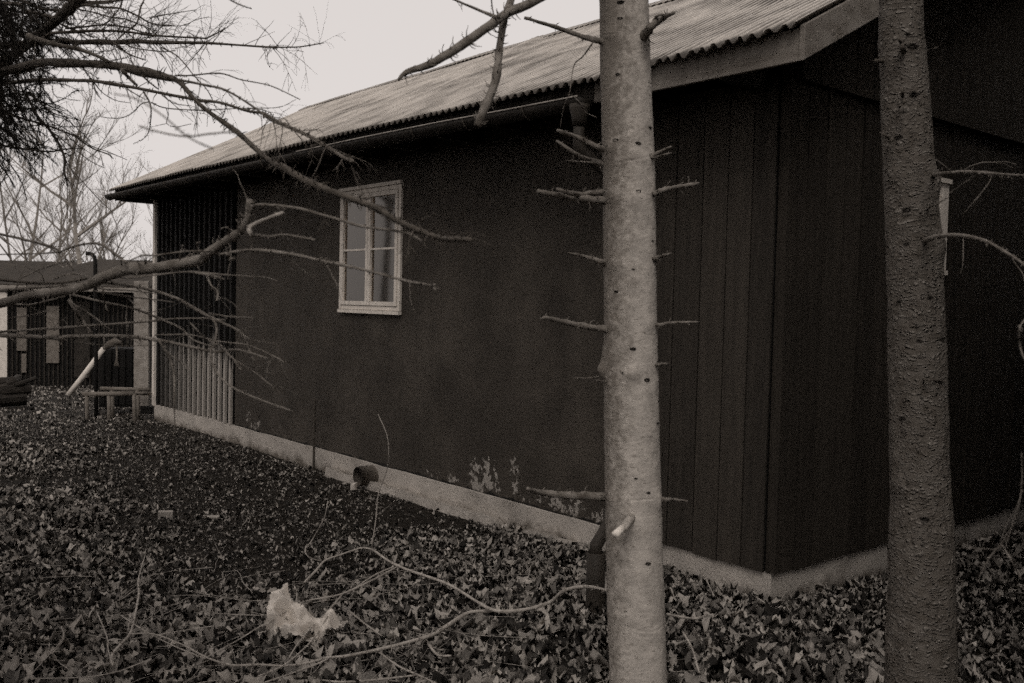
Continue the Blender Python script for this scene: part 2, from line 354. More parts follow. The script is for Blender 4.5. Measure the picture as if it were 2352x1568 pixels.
scatter('leaf_crumbs', p, s_, np.abs(RNG.normal(0, .5, len(p))), (lp2[0], lp2[1]), m_frag, 'fine leaf crumbs and grit on the trodden soil', 'leaf crumbs')

# ---------------------------------------------------------------- the long dark house
house = empty('wooden_house', HC, 'long low dark house with corrugated roof behind the two tree trunks', 'house', rz=AZ)
def W(x, y, z): return (x, y, z)
YE, HWD, OV, OG = 9.2, 2.28, .40, .335
ZE, ZR = 2.885, 4.27
def hb(mb, name, m, **k): return recal(mb.build(name, m, house, world=False, **k))
# plinth
b = MB()
def plinth(ax, L, seg=.25):
    n = int(L/seg)
    for i in range(n):
        pass
n = 60
for side in (0, 1):
    L = YE if side == 0 else 2*HWD
    vs = []; rows = 5
    for i in range(n+1):
        t = -.012+(L+.012)*i/n
        for j in range(rows):
            z = -.4+.6*j/(rows-1); off = -.012+.010*noise.noise(Vector((t*3, z*5, side*7)))*min(1, max(0, t)*5)-(.012*math.exp(-((z-.2)/.08)**2) if side == 0 and t > .85 else 0)
            z2 = z+(.012*noise.noise(Vector((t*2.5, 1, side))) if j == rows-1 and side == 0 and t > .85 else 0)
            vs.append((off, t, z2) if side == 0 else (t, off, z2))
    fs = [(i*rows+j, (i+1)*rows+j, (i+1)*rows+j+1, i*rows+j+1) for i in range(n) for j in range(rows-1)]
    b.add(vs, fs)
    tv = []
    for i in range(n+1):
        q = vs[i*rows+rows-1]; tv += [q, ((.10, q[1], q[2]) if side == 0 else (q[0], .10, q[2]))]
    b.add(tv, [(2*i, 2*i+2, 2*i+3, 2*i+1) for i in range(n)])
b.build('plinth', m_concrete, house, world=False, smooth=False)
# rendered wall
yw0, yw1, zw0, zw1 = 3.59, 4.57, 1.50, 2.53
b = MB()
for (a, c, d, e) in ((.80, yw0, .19, 2.9), (yw1, 6.80, .19, 2.9), (yw0, yw1, .19, zw0), (yw0, yw1, zw1, 2.9)):
    b.box((0, a, d), (.16, c, e))
hb(b, 'rendered_wall', m_plaster)
# vertical planks: near end of the long wall, then the gable wall
b = MB()
edges = [.83, .699, .507, .334, .173, .026]
for i in range(5):
    y1, y0 = edges[i], edges[i+1]; o = random.uniform(0, .004)
    b.box((-.030-o, y0+.0045, .195+random.uniform(-.006, .006)), (.02, y1-.0045, 2.80))
hb(b, 'plank_siding', m_plank)
b = MB(); b.box((-.021, .030, .203), (.05, .828, 2.8)); hb(b, 'plank_backing', m_dark)
b = MB(); x = -.026; i = 0
while x < 2*HWD:
    wd = .175+random.uniform(-.012, .012); o = (0 if i % 2 else .006)+random.uniform(0, .003)
    b.box((x+.007, -.036-o*.5, .195+random.uniform(-.006, .006)), (min(x+wd, 2*HWD)-.007, .02, 2.86)); x += wd; i += 1
hb(b, 'gable_siding', m_plankg)
b = MB(); b.box((0.002, -.027, .203), (2*HWD, .05, 2.86)); hb(b, 'gable_backing', m_dark)
# upper gable boards stand proud of the lower ones
def roofz(x, y=0): return ZE+(ZR-ZE)*(1-abs(x-HWD)/(HWD+OV))
b = MB(); x = .0
while x < 2*HWD:
    wd = .175+random.uniform(-.012, .012); o = random.uniform(0, .006); x2 = min(x+wd, 2*HWD)
    zt0, zt1 = roofz(x)-.06, roofz(x2)-.06
    vs = [(x+.003, -.085-o, 2.775), (x2-.003, -.085-o, 2.775), (x2-.003, -.085-o, zt1), (x+.003, -.085-o, zt0)]
    vs += [(q[0], -.035, q[2]) for q in vs]
    b.add(vs, [(0, 1, 2, 3), (7, 6, 5, 4), (0, 4, 5, 1), (1, 5, 6, 2), (2, 6, 7, 3), (3, 7, 4, 0)]); x += wd
hb(b, 'upper_gable_siding', m_plankg)
# far walls so the house is closed
b = MB(); b.box((2*HWD-.1, 0.05, -.3), (2*HWD, YE, 2.9)); b.box((.1, YE-.12, -.3), (2*HWD-.1, YE-.02, 2.9))
b.add([(0, YE-.03, 2.9), (2*HWD, YE-.03, 2.9), (HWD, YE-.03, ZR-.1)], [(0, 1, 2)])
hb(b, 'rear_wall', m_plank)
# battened bay at the far end: black boards and thin battens, light painted into the lower part
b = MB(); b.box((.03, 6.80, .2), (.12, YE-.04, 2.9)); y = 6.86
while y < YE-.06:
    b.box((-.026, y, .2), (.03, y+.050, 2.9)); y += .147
hb(b, 'batten_panel', m_batten_lit)
b = MB(); b.box((-.04, YE-.04, .18), (.02, YE+.03, 2.78)); hb(b, 'corner_post', m_white2)
# roof: corrugated sheets
def sheet(xa, xb, ya, yb, jag=False):
    per = .0762; amp = .014; npp = 8; ny = int((yb-ya)/per*npp); nxr = 18; vs = []
    for i in range(ny+1):
        y = ya+(yb-ya)*i/ny; ph = ((y-ya)/per) % 1
        c = math.cos(2*math.pi*ph); prof = amp*max(-1, min(1, c*1.45))
        sh = int((y-ya)/.94)
        e = .012*math.sin(sh*7.3) if jag else 0
        if jag and y < 1.0: e += .05*noise.noise(Vector((y*5, 0, 5)))
        for j in range(nxr+1):
            t = j/nxr; x = xa+(xb-xa)*t
            if j == 0: x -= e
            z = roofz(x)+.035+prof
            z += .012*noise.noise(Vector((x*.9, y*.7, 2)))+.03*noise.noise(Vector((x*.3, y*.35, 6)))
            z += .022*math.exp(-((y-4.6-.5*(x-HWD))/.18)**2)*ss(-.4, .8, x) if xb > xa else 0
            z -= .02*ss(1, 8, y)*0
            if jag and j == 0 and y < 1.0: z -= .012*abs(noise.noise(Vector((y*9, 2, 5))))
            vs.append((x, y, z))
    m = nxr+1; M_ = MB(); M_.add(vs, [(i*m+j, (i+1)*m+j, (i+1)*m+j+1, i*m+j+1) for i in range(ny) for j in range(nxr)])
    return M_
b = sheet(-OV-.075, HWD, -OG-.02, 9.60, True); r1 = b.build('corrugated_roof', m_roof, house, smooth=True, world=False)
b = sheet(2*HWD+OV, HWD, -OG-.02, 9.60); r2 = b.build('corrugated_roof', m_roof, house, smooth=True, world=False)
for r in (r1, r2):
    q = r.modifiers.new('thick', 'SOLIDIFY'); q.thickness = .006; q.offset = -1
b = MB(); cap = []
for i in range(60):
    y = -OG-.03+(9.63+OG)*i/59; z = ZR+.062+.012*noise.noise(Vector((y, 0, 1)))
    cap += [(HWD-.14, y, z-.075), (HWD-.02, y, z-.005), (HWD+.02, y, z-.005), (HWD+.14, y, z-.075)]
b.add(cap, [(i*4+k, (i+1)*4+k, (i+1)*4+k+1, i*4+k+1) for i in range(59) for k in range(3)])
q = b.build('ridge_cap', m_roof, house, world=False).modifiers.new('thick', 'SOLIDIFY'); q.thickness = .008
# deck and rafters below the sheets
b = MB()
for s0, s1 in ((-OV+.01, HWD), (2*HWD+OV-.03, HWD)):
    vs = [(x, y, roofz(x)-dz) for x in (s0, s1) for y in (-OG+.03, 9.54) for dz in (.0, .03)]
    b.add(vs, [(0, 1, 3, 2), (4, 6, 7, 5), (0, 4, 5, 1), (2, 3, 7, 6), (0, 2, 6, 4), (1, 5, 7, 3)])
y = .1
while y < 9.5:
    b.box((-OV+.03, y, 2.74), (.1, y+.05, 2.86)); y += .62
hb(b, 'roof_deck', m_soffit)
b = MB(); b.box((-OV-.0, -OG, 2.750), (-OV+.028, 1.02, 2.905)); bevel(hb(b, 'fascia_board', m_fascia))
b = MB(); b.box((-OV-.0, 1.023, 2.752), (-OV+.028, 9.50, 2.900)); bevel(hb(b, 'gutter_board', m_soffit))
# barge boards climb both slopes of each gable
for (y0, y1) in ((-OG-.032, -OG-.002), (9.505, 9.535)):
    for sgn in (1, -1):
        X = lambda x: HWD-sgn*(HWD-x)
        xa, xb = -OV-.012, HWD-.002
        vs = []; b = MB()
        for y in (y0, y1):
            vs += [(X(xa), y, ZE-.14), (X(xb), y, ZR-.135), (X(xb), y, ZR+.03), (X(xa), y, ZE+.025)]
        b.add(vs, [(0, 1, 2, 3), (7, 6, 5, 4), (0, 4, 5, 1), (1, 5, 6, 2), (2, 6, 7, 3), (3, 7, 4, 0)])
        bevel(hb(b, 'barge_board', m_fascia))
b = MB(); b.tube([(1.0, .95, roofz(1.0)+.02), (1.0, .95, roofz(1.0)+1.2)], [.008, .006], 6); b.tube([(1.0, .95, roofz(1.0)+.03), (1.0, .95, roofz(1.0)+.12)], [.018, .012], 8)
_p = None
hb(b, 'roof_rod', m_iron)
# gutter with a curled bright lip, its outlet and downpipe
lipz = []
for (px, py) in ((1372, 213), (1180, 250), (1000, 283), (830, 317), (560, 375), (268, 441)):
    q = loc(on_wall(px, py, -.53)); lipz.append((q[1], q[2]))
def gz(y):
    P = sorted(lipz)
    if y <= P[0][0]: return P[0][1]
    for a, c in zip(P, P[1:]):
        if y <= c[0]: return a[1]+(c[1]-a[1])*(y-a[0])/(c[0]-a[0])
    return P[-1][1]
b = MB(); prof = []; ny = 70; vs = []
for i in range(ny+1):
    y = 1.02+(9.56-1.02)*i/ny; z = gz(y)
    for k in range(10):
        a = math.pi+math.pi*k/9; vs.append((-.468+.062*math.cos(a), y, z+.062*math.sin(a)))
b.add(vs, [(i*10+k, (i+1)*10+k, (i+1)*10+k+1, i*10+k+1) for i in range(ny) for k in range(9)])
for e in (0, ny): b.add([vs[e*10+k] for k in range(10)], [tuple(range(10))])
lip = MB(); lip.tube([(-.532, 1.02+3.4*i/40, gz(1.02+3.4*i/40)+.004) for i in range(41)], [.0045]*41, 6); lip.build('gutter_lip', m_rubble, house, world=False)
gt = b.build('gutter', m_gutter, house, smooth=True, world=False); q = gt.modifiers.new('thick', 'SOLIDIFY'); q.thickness = .003
b = MB()
for i in range(14):
    y = 1.5+i*.6; z = gz(y)
    b = MB(); b.tube([(-.468+.066*math.cos(a), y, z+.066*math.sin(a)) for a in [math.pi+math.pi*k/8 for k in range(9)]]+[(-.401, y, z+.04)], [.006]*10, 5)
    b.build('gutter_bracket', m_iron, house, world=False)
oy = loc(on_wall(1322, 250, -.5))[1]
zo = gz(oy)
b = MB(); b.tube([(-.468, oy, zo-.03), (-.468, oy, zo-.055), (-.468, oy, zo-.11), (-.468, oy, zo-.15)], [.062, .060, .046, .040], 14)
dp = [Vector(q) for q in ((-.468, oy, zo-.13), (-.468, oy, zo-.26), (-.44, oy-.01, zo-.30), (-.25, oy-.05, zo-.42), (-.09, oy-.08, zo-.50), (-.07, oy-.08, zo-.58), (-.07, oy-.08, 1.2), (-.07, oy-.08, .95), (-.10, oy-.08, .88))]
bot = on_ground(1367, 1412); top = Vector((bot.x-.004, bot.y+.01, bot.z+.325)); tl = loc(top)
dp += [Vector((tl[0]+.12, tl[1]+.03, .46)), Vector((tl[0]+.0, tl[1], tl[2]+.03)), Vector((tl[0], tl[1], tl[2]-.03))]
b.tube(dp, [.033]*len(dp), 12)
hb(b, 'downpipe', m_pipe, smooth=True)
# window in the rendered wall
def casement(name, T, y0, y1, z0, z1, mt, curtain=True, t=.036):
    """window set in the plane x=0 (outside is -x); T maps to house coordinates"""
    fr = MB()
    fr.box((-.022, y0, z0), (.05, y0+t, z1), T=T); fr.box((-.022, y1-t, z0), (.05, y1, z1), T=T)
    fr.box((-.020, y0+t, z1-t), (.05, y1-t, z1), T=T); fr.box((-.020, y0+t, z0), (.05, y1-t, z0+t), T=T)
    f = bevel(recal(fr.build(name, mt, house, world=False)), .003)
    q = MB(); q.box((-.034, y0-.002, z0-.030), (.0, y1+.002, z0-.002), T=T); recal(q.build('sill', mt, f)).matrix_parent_inverse = Matrix.Identity(4)
    q = MB(); q.box((-.038, y0-.005, z1+.002), (.0, y1+.005, z1+.03), T=T); recal(q.build('head_board', mt, f))
    mid = (y0+y1)/2
    for a, c in ((y0+t+.004, mid-.003), (mid+.003, y1-t-.004)):
        q = MB(); s = .034; za, zb = z0+t+.004, z1-t-.004
        q.box((-.030, a, za), (.01, a+s, zb), T=T); q.box((-.030, c-s, za), (.01, c, zb), T=T)
        q.box((-.028, a+s, za), (.01, c-s, za+s), T=T); q.box((-.028, a+s, zb-s), (.01, c-s, zb), T=T)
        zm = (za+zb)/2; q.box((-.024, a+s, zm-.008), (.008, c-s, zm+.008), T=T)
        sa = recal(q.build('sash', mt, f))
        q = MB(); q.box((-.008, a+s, za+s), (-.004, c-s, zb-s), T=T); recal(q.build('pane', m_glass, f))
    if curtain:
        q = MB()
        for a, c in ((y0+t, y0+t+.3*(y1-y0-2*t)), (mid+.1, y1-t)) if curtain == 2 else ((y0+t, mid-.05), (mid+.04, mid+.20), (mid+.29, y1-t)):
            n = 40; vs = []
            for i in range(n+1):
                y = a+(c-a)*i/n; x = .008+.004*math.sin(i*1.1)+.003*math.sin(i*2.7)
                vs += [T(x, y, z0+.02), T(x, y, z1-.02)]
            q.add(vs, [(2*i, 2*i+2, 2*i+3, 2*i+1) for i in range(n)])
        q.build('curtain', m_curtain, f, smooth=True)
    q = MB(); q.box((.155, y0, z0), (.159, y1, z1), T=T); q.build('dark_room', m_dark, f)
    return f
m_glass = bpy.data.materials.new('window_glass'); m_glass.use_nodes = True
_n = m_glass.node_tree.nodes; _l = m_glass.node_tree.links; _n.clear()
_o = _n.new('ShaderNodeOutputMaterial'); _mx = _n.new('ShaderNodeMixShader'); _t = _n.new('ShaderNodeBsdfTransparent'); _g = _n.new('ShaderNodeBsdfGlossy'); _f = _n.new('ShaderNodeFresnel')
_t.inputs[0].default_value = (.93, .91, .88, 1); _g.inputs[0].default_value = (1, .95, .9, 1); _g.inputs['Roughness'].default_value = .04; _f.inputs[0].default_value = 1.5
_m = _n.new('ShaderNodeMath'); _m.operation = 'MULTIPLY'; _m.inputs[1].default_value = 1.6
_l.new(_f.outputs[0], _m.inputs[0]); _l.new(_m.outputs[0], _mx.inputs[0]); _l.new(_t.outputs[0], _mx.inputs[1]); _l.new(_g.outputs[0], _mx.inputs[2]); _l.new(_mx.outputs[0], _o.inputs[0])
bpy.context.view_layer.update()
# children of the window frame are given in house coordinates; build() maps world->parent, so map through the house first
def TH(x, y, z): return (x, y, z)
class _C: pass
_ob = MB.build
def build2(s, name, mats, parent=None, smooth=False, world=True):
    if parent is not None and parent is not house and parent.parent is house and world == True and getattr(s, 'hl', True) and parent.name.startswith('window'):
        world = False
    return _ob(s, name, mats, parent, smooth, world)
MB.build = build2
casement('window_frame', TH, yw0, yw1, zw0, zw1, m_white)
# window in the gable wall, mostly behind the second trunk (mirrored axes: y-wall)
q = [gq for gq in (.75, 1.70)]
casement('window_frame', lambda x, y, z: (y, x-.032, z), 1.27, 1.70, 1.86, 2.40, m_white2, curtain=2, t=.085)

# mortar ledge at the foot of the plinth
b = MB(); vs = []; ck = []; n = 44
for i in range(n+1):
    y = 1.45+(4.65-1.45)*i/n; wdt = .07+.03*noise.noise(Vector((y*3, 0, 0))); h = .045+.02*noise.noise(Vector((y*4, 5, 0)))
    if 1.95 < y < 2.2: h = .0
    vs += [(.0, y, -.1), (-wdt-.04, y, -.1), (-wdt-.01, y, h+.022), (-.012, y, h+.010)]; ck += [(-.024, y, h), (-.026, y, h+.016+.008*noise.noise(Vector((y*7, 0, 0)))), (.01, y, h+.02), (.01, y, h)]
b.add(vs, [(i*4+k, (i+1)*4+k, (i+1)*4+(k+1) % 4, i*4+(k+1) % 4) for i in range(n) for k in range(4)])
recal(b.build('mortar_ledge', m_rubble, house, world=False))

# ---------------------------------------------------------------- small things by the wall
P = on_wall(861, 1091, 0); q = loc(P)
b = MB(); r = .082; y, z = q[1], q[2]+.005
ring = lambda x, rr: [tuple(wl(x, y+rr*math.cos(a), z+rr*math.sin(a))) for a in [2*math.pi*k/28 for k in range(28)]]
R_ = [ring(.02, r), ring(-.165, r), ring(-.165, r*1.0), ring(-.170, r*.90), ring(.0, r*.86)]
vs = sum(R_, []); b.add(vs, [(i*28+k, i*28+(k+1) % 28, (i+1)*28+(k+1) % 28, (i+1)*28+k) for i in range(4) for k in range(28)])
b.mi[56:112] = [2]*56; b.cur = 1; b.add(R_[4], [tuple(range(28))])  # dark inner wall and end disc stand in for shade inside the pipe
tag(b.build('drain_pipe', [m_railw, m_dark, m_iron], smooth=True), 'short round drain pipe sticking out of the concrete plinth below the window', 'drain pipe')
P = wl(-.26, 3.86, .03); b = MB(); b.box((-.018, -.024, -.03), (.018, .024, .022), jit=.008, T=lambda x, y, z: tuple(P+Vector((x, y, z+.02))))
tag(b.build('stone_chip', m_white2), 'small white stone chip in front of the drain pipe mouth', 'stone')
b = MB(); q = loc(on_wall(725, 1075, -.06)); b.tube([wl(-.08, q[1], -.05), wl(-.075, q[1]+.01, .35), wl(-.08, q[1], .66)], [.012, .012, .011], 7); b.tube([wl(-.08, q[1], .60), wl(-.08, q[1], .67)], [.014, .012], 7)
tag(b.build('iron_stake', m_iron), 'thin upright iron stake against the dark wall left of the drain pipe', 'stake')
b = MB(); N = 24; c0 = Vector(bot); vs = []
for (zz, rr) in ((-.03, .050), (.0, .050), (.16, .048), (.325, .049), (.328, .043), (.10, .042)):
    k0 = zz/.33; cc = c0.lerp(top, k0) if zz > 0 else c0+Vector((0, 0, zz))
    vs += [tuple(cc+Vector((math.cos(2*math.pi*k/N)*rr, math.sin(2*math.pi*k/N)*rr, 0))) for k in range(N)]
b.add(vs, [(i*N+k, i*N+(k+1) % N, (i+1)*N+(k+1) % N, (i+1)*N+k) for i in range(5) for k in range(N)])
tag(b.build('drain_sleeve', m_pipe, smooth=True), 'dark upright pipe sleeve standing in leaves left of the smooth trunk', 'pipe')

# bricks
for (px, py, rz, lab, h) in ((380, 1190, .25, 'pale broken brick lying on the soil, the left and tilted one of two', .05), (488, 1193, -.1, 'flat pale broken brick lying on the soil, the right one of two', .028)):
    P = on_ground(px, py); b = MB()
    T = lambda x, y, z: tuple(P+Matrix.Rotation(rz, 3, 'Z') @ Vector((x, y, z)))
    b.box((-.05, -.03, -.01), (.05, .03, h), jit=.004, T=T)
    o = tag(bevel(recal(b.build('broken_brick', m_brick)), .004), lab, 'brick', 'broken bricks on the soil')

# crumpled paper
G = lambda x, y: (x/4.491+592.9, y/4.491+1218.7)
poly = [G(*q) for q in ((270, 660), (320, 680), (330, 750), (430, 820), (470, 920), (520, 960), (600, 960), (760, 940), (820, 1000), (860, 1040), (760, 1090), (700, 1180), (650, 1240), (550, 1260), (430, 1200), (250, 1170), (180, 1140), (70, 1070), (110, 1010), (95, 900), (140, 760), (240, 740))]
def inside(x, y):
    c = False; j = len(poly)-1
    for i in range(len(poly)):
        a, d = poly[i], poly[j]
        if (a[1] > y) != (d[1] > y) and x < (d[0]-a[0])*(y-a[1])/(d[1]-a[1])+a[0]: c = not c
        j = i
    return c
B0 = on_ground(690, 1500); nrm = Vector((.1, -.62, .78)).normalized(); key = {}; b = MB(); st = 3.0
def pv(i, j):
    if (i, j) in key: return key[(i, j)]
    px, py = 610+i*st+random.uniform(-.5, .5), 1362+j*st+random.uniform(-.5, .5)
    v = ray(px, py); t = (B0-EYE).dot(nrm)/v.dot(nrm); P = EYE+v*t
    wx, wy = px+9*noise.noise(Vector((px*.02, py*.02, 1))), py+9*noise.noise(Vector((px*.02, py*.02, 5)))
    cr = sum(am*abs(((wx*math.cos(an)+wy*math.sin(an))/wl_+ph) % 1-.5)*2 for an, wl_, ph, am in ((.5, 62, .1, .055), (2.2, 48, .4, .045), (1.3, 31, .7, .022), (2.9, 24, .2, .012)))
    P = P+nrm*(.01+cr)
    P.z = max(P.z, gh(P.x, P.y)+.05)
    b.v.append(tuple(P)); key[(i, j)] = len(b.v)-1; return key[(i, j)]
for i in range(64):
    for j in range(54):
        if inside(610+(i+.5)*st, 1362+(j+.5)*st):
            a, c, d, e = pv(i, j), pv(i+1, j), pv(i+1, j+1), pv(i, j+1)
            b.f += [(a, c, d), (a, d, e)]; b.mi += [0, 0]
o = b.build('crumpled_paper', m_paper, smooth=False); q = o.modifiers.new('thick', 'SOLIDIFY'); q.thickness = .002
tag(o, 'large crumpled sheet of white paper caught under twigs in the foreground leaves', 'paper')

# ---------------------------------------------------------------- branches
def branch(parent, pts, w, d, mt=None, name='branch', twigs=0, tl=.18, jit=.09, sides=7, knob=.25, label=None, sub=1):
    """pts: outline points; w: widths in the photograph's 2352-px scale; d: distances in metres along the branch"""
    mt = mt or m_twig
    L = [Vector((p[0], p[1], 0)) for p in pts]; C2 = catmull(L, 5); n = len(C2)-1; P = []; R = []
    for i, c in enumerate(C2):
        t = i/n; dd = lerpl(d, t); dd *= 1+.008*math.sin(t*9+pts[0][0])
        P.append(at(c.x, c.y, dd)); k = 1+knob*max(0, noise.noise(Vector((t*14, pts[0][0], 0))))
        R.append(max(.0009, lerpl(w, t)*.5/FPX*dd*k))
    b = MB(); b.tube(P, R, sides, jit)
    L_ = sum((P[i+1]-P[i]).length for i in range(n))
    for _ in range(int(L_/.022) if name in ('branch', 'twig') else int(L_/.03)):
        i = random.randint(1, n-1); t = (P[i+1]-P[i-1]).normalized(); side = Matrix.Rotation(random.uniform(0, 6.28), 3, t) @ t.orthogonal().normalized()
        sz = random.uniform(.6, 1.6)*R[i]+random.uniform(.001, .004); rr = min(.0016, R[i]*.5); b.tube([P[i]+side*R[i]*.5, P[i]+side*(R[i]+sz*.5)+t*sz*.3, P[i]+side*(R[i]+sz)+t*sz*.8], [rr*1.5, rr, rr*.5], 4)
    for _ in range(twigs):
        i = random.randint(max(1, int(n*.12)), n-1); base = P[i]; t = (P[i+1]-P[i-1]).normalized()
        side = t.orthogonal().normalized(); side = Matrix.Rotation(random.uniform(0, 6.28), 3, t) @ side
        dirn = (t*random.uniform(.3, 1.2)+side).normalized(); ln = random.uniform(.35, 1)*tl; r0 = min(R[i]*.38, .0019); q = [base]
        for s in range(5):
            dirn = (dirn+Vector((random.uniform(-.25, .25), random.uniform(-.25, .25), random.uniform(-.3, .15)))).normalized(); q.append(q[-1]+dirn*ln/5)
        b.tube(q, [r0*(1-.13*s) for s in range(6)], 4)
        for _k in range(sub if random.random() < .6 else 0):
            s = random.randint(1, 4); d2 = (dirn+Vector((random.uniform(-1, 1), random.uniform(-1, 1), random.uniform(-1, 1)))).normalized()
            b.tube([q[s], q[s]+d2*ln*.2, q[s]+d2*ln*.35+Vector((0, 0, -.01))], [r0*.6, r0*.5, r0*.4], 4)
    o = b.build(name, mt, parent, smooth=True)
    if label: o['label'] = label
    return o

# ---- tree one: smooth grey trunk right of the middle
def trunk_px(rows, depth, topz, n=40, burl=(), fluct=.012, mtl=None, seg=.035, creases=()):
    """rows: (y, left, right) of the trunk in the photograph; gives centre line and radius at one distance"""
    Z = []
    for (y, l, r) in rows:
        P = at((l+r)/2, y, depth); Z.append((P.z, P.x, P.y, (r-l)/2/FPX*depth))
    Z.sort(); a, c = Z[0], Z[1]
    g0 = gh(a[1], a[2])-.15
    Z.insert(0, (g0, a[1]+(a[1]-c[1])/(a[0]-c[0])*(g0-a[0]), a[2], a[3]*1.22))
    a, c = Z[-1], Z[-4]
    Z.append((topz, a[1]+(a[1]-c[1])/(a[0]-c[0])*(topz-a[0])*.6, a[2]+.1, a[3]*.35))
    zs = [q[0] for q in Z]; b = MB(); vs = []; K = int((3.6-g0)/seg); K2 = K+30; ctr = []
    for i in range(K2+1):
        z = g0+(3.6-g0)*i/K if i <= K else 3.6+(topz-3.6)*(i-K)/30
        j = max(0, min(len(Z)-2, next((k for k in range(len(Z)-1) if Z[k+1][0] >= z), len(Z)-2)))
        t = (z-Z[j][0])/(Z[j+1][0]-Z[j][0]); x, y, r = [Z[j][k]*(1-t)+Z[j+1][k]*t for k in (1, 2, 3)]
        ctr.append((x, y, z, r))
        for k in range(n):
            an = 2*math.pi*k/n; rr = r*(1+fluct*noise.noise(Vector((math.cos(an)*1.5, math.sin(an)*1.5, z*5)))+fluct*.7*noise.noise(Vector((math.cos(an)*5, math.sin(an)*5, z*22))))
            for (cz, ca) in creases:
                zz = z-cz-.012*math.sin(an*2+ca)-.006*noise.noise(Vector((an*2, cz, 0)))
                if abs(zz) < .03: rr += (.0024*math.exp(-(zz/.012)**2)-.0038*math.exp(-(zz/.0028)**2))*max(0, .35+.9*noise.noise(Vector((math.cos(an)*1.3, math.sin(an)*1.3, cz*3))))
            for (ba, bz, bs, bh) in burl:
                dd = ((an-ba+math.pi) % (2*math.pi)-math.pi)*r; rr += bh*math.exp(-(dd*dd+(z-bz)**2)/(bs*bs))
            vs.append((x+rr*math.cos(an), y+rr*math.sin(an), z))
    b.add(vs, [(i*n+k, i*n+(k+1) % n, (i+1)*n+(k+1) % n, (i+1)*n+k) for i in range(K2) for k in range(n)])
    return b, ctr
D1 = 3.5
rows1 = [(0, 1376, 1490), (100, 1378, 1493), (230, 1380, 1497), (400, 1385, 1505), (600, 1386, 1506), (760, 1387, 1509), (900, 1387, 1513), (1050, 1388, 1516), (1240, 1391, 1521), (1400, 1395, 1527), (1568, 1400, 1532)]
zb = at(1380, 850, D1).z; zk = at(1432, 853, D1).z
def zat(y, d): return at(1440, y, d).z
burl1 = [(math.pi*1.02, zb, .028, .022), (math.pi*1.02, zb+.05, .05, .008), (-math.pi/2-.12, zk, .03, .014)]
for (yy, a) in ((95, -2.2), (95, -.7), (345, -2.4), (370, -.8), (455, -2.3), (460, -1.5), (610, -2.2), (750, -2.3), (745, -.9), (1139, -2.5), (1145, -.6), (1190, -1.6)):
    burl1.append((a, zat(yy, D1), .03, .007))
t1 = empty('smooth_bark_tree', Vector((at(1466, 1568, D1).x, at(1466, 1568, D1).y, 0)), 'pale smooth barked tree trunk with short dead stubs, nearer the middle', 'tree')
b, c1 = trunk_px(rows1, D1, 6.5, n=64, burl=burl1, seg=.004, fluct=.02, creases=[(zat(yy, D1), k*1.3) for k, yy in enumerate((98, 200, 372, 458, 612, 757, 880, 1000, 1140, 1282, 1420))])
b.build('trunk', m_bark1, t1, smooth=True)
def on_trunk(px, py, ctr, depth):
    """point on the near face of the trunk seen at this pixel"""
    P = at(px, py, depth); x, y, z, r = min(ctr, key=lambda c: abs(c[2]-P.z)); dx = max(-r*.97, min(r*.97, P.x-x))
    return Vector((x+dx, y-math.sqrt(max(1e-6, r*r-dx*dx)), P.z))
def knots(parent, ctr, depth, spots):
    for (px, py, s) in spots:
        P = on_trunk(px, py, ctr, depth); r = s/FPX*depth; x, y, z, rr = min(ctr, key=lambda c: abs(c[2]-P.z)); nn = (P-Vector((x, y, P.z))).normalized()
        side = nn.cross(Vector((0, 0, 1))); b = MB(); vs = [P+nn*r*.35]
        K = 12
        for ring_, hh in ((.45, .1), (.8, .55), (1.35, -.25)):
            for k in range(K):
                a = 2*math.pi*k/K; q = random.uniform(.8, 1.15); vs.append(P+side*(math.cos(a)*r*ring_*q*1.25)+Vector((0, 0, 1))*(math.sin(a)*r*ring_*q*.62)+nn*r*hh)
        vs[0] = P-nn*r*.1
        fs = [(0, 1+k, 1+(k+1) % K) for k in range(K)]+[(1+i*K+k, 1+i*K+(k+1) % K, 1+(i+1)*K+(k+1) % K, 1+(i+1)*K+k) for i in range(2) for k in range(K)]
        b.add(vs, fs); b.build('knot', m_knot, parent, smooth=True)
knots(t1, c1, D1, [(1432, 853, 9), (1404, 460, 6), (1458, 446, 6), (1446, 620, 3), (1487, 300, 5), (1409, 330, 6), (1419, 22, 6), (1418, 58, 5), (1413, 183, 4), (1459, 338, 5), (1447, 798, 5), (1478, 868, 6), (1481, 1120, 4), (1480, 1278, 5), (1506, 968, 4), (1452, 1087, 3), (1500, 602, 4), (1410, 670, 4), (1493, 555, 3), (1430, 1385, 3)])
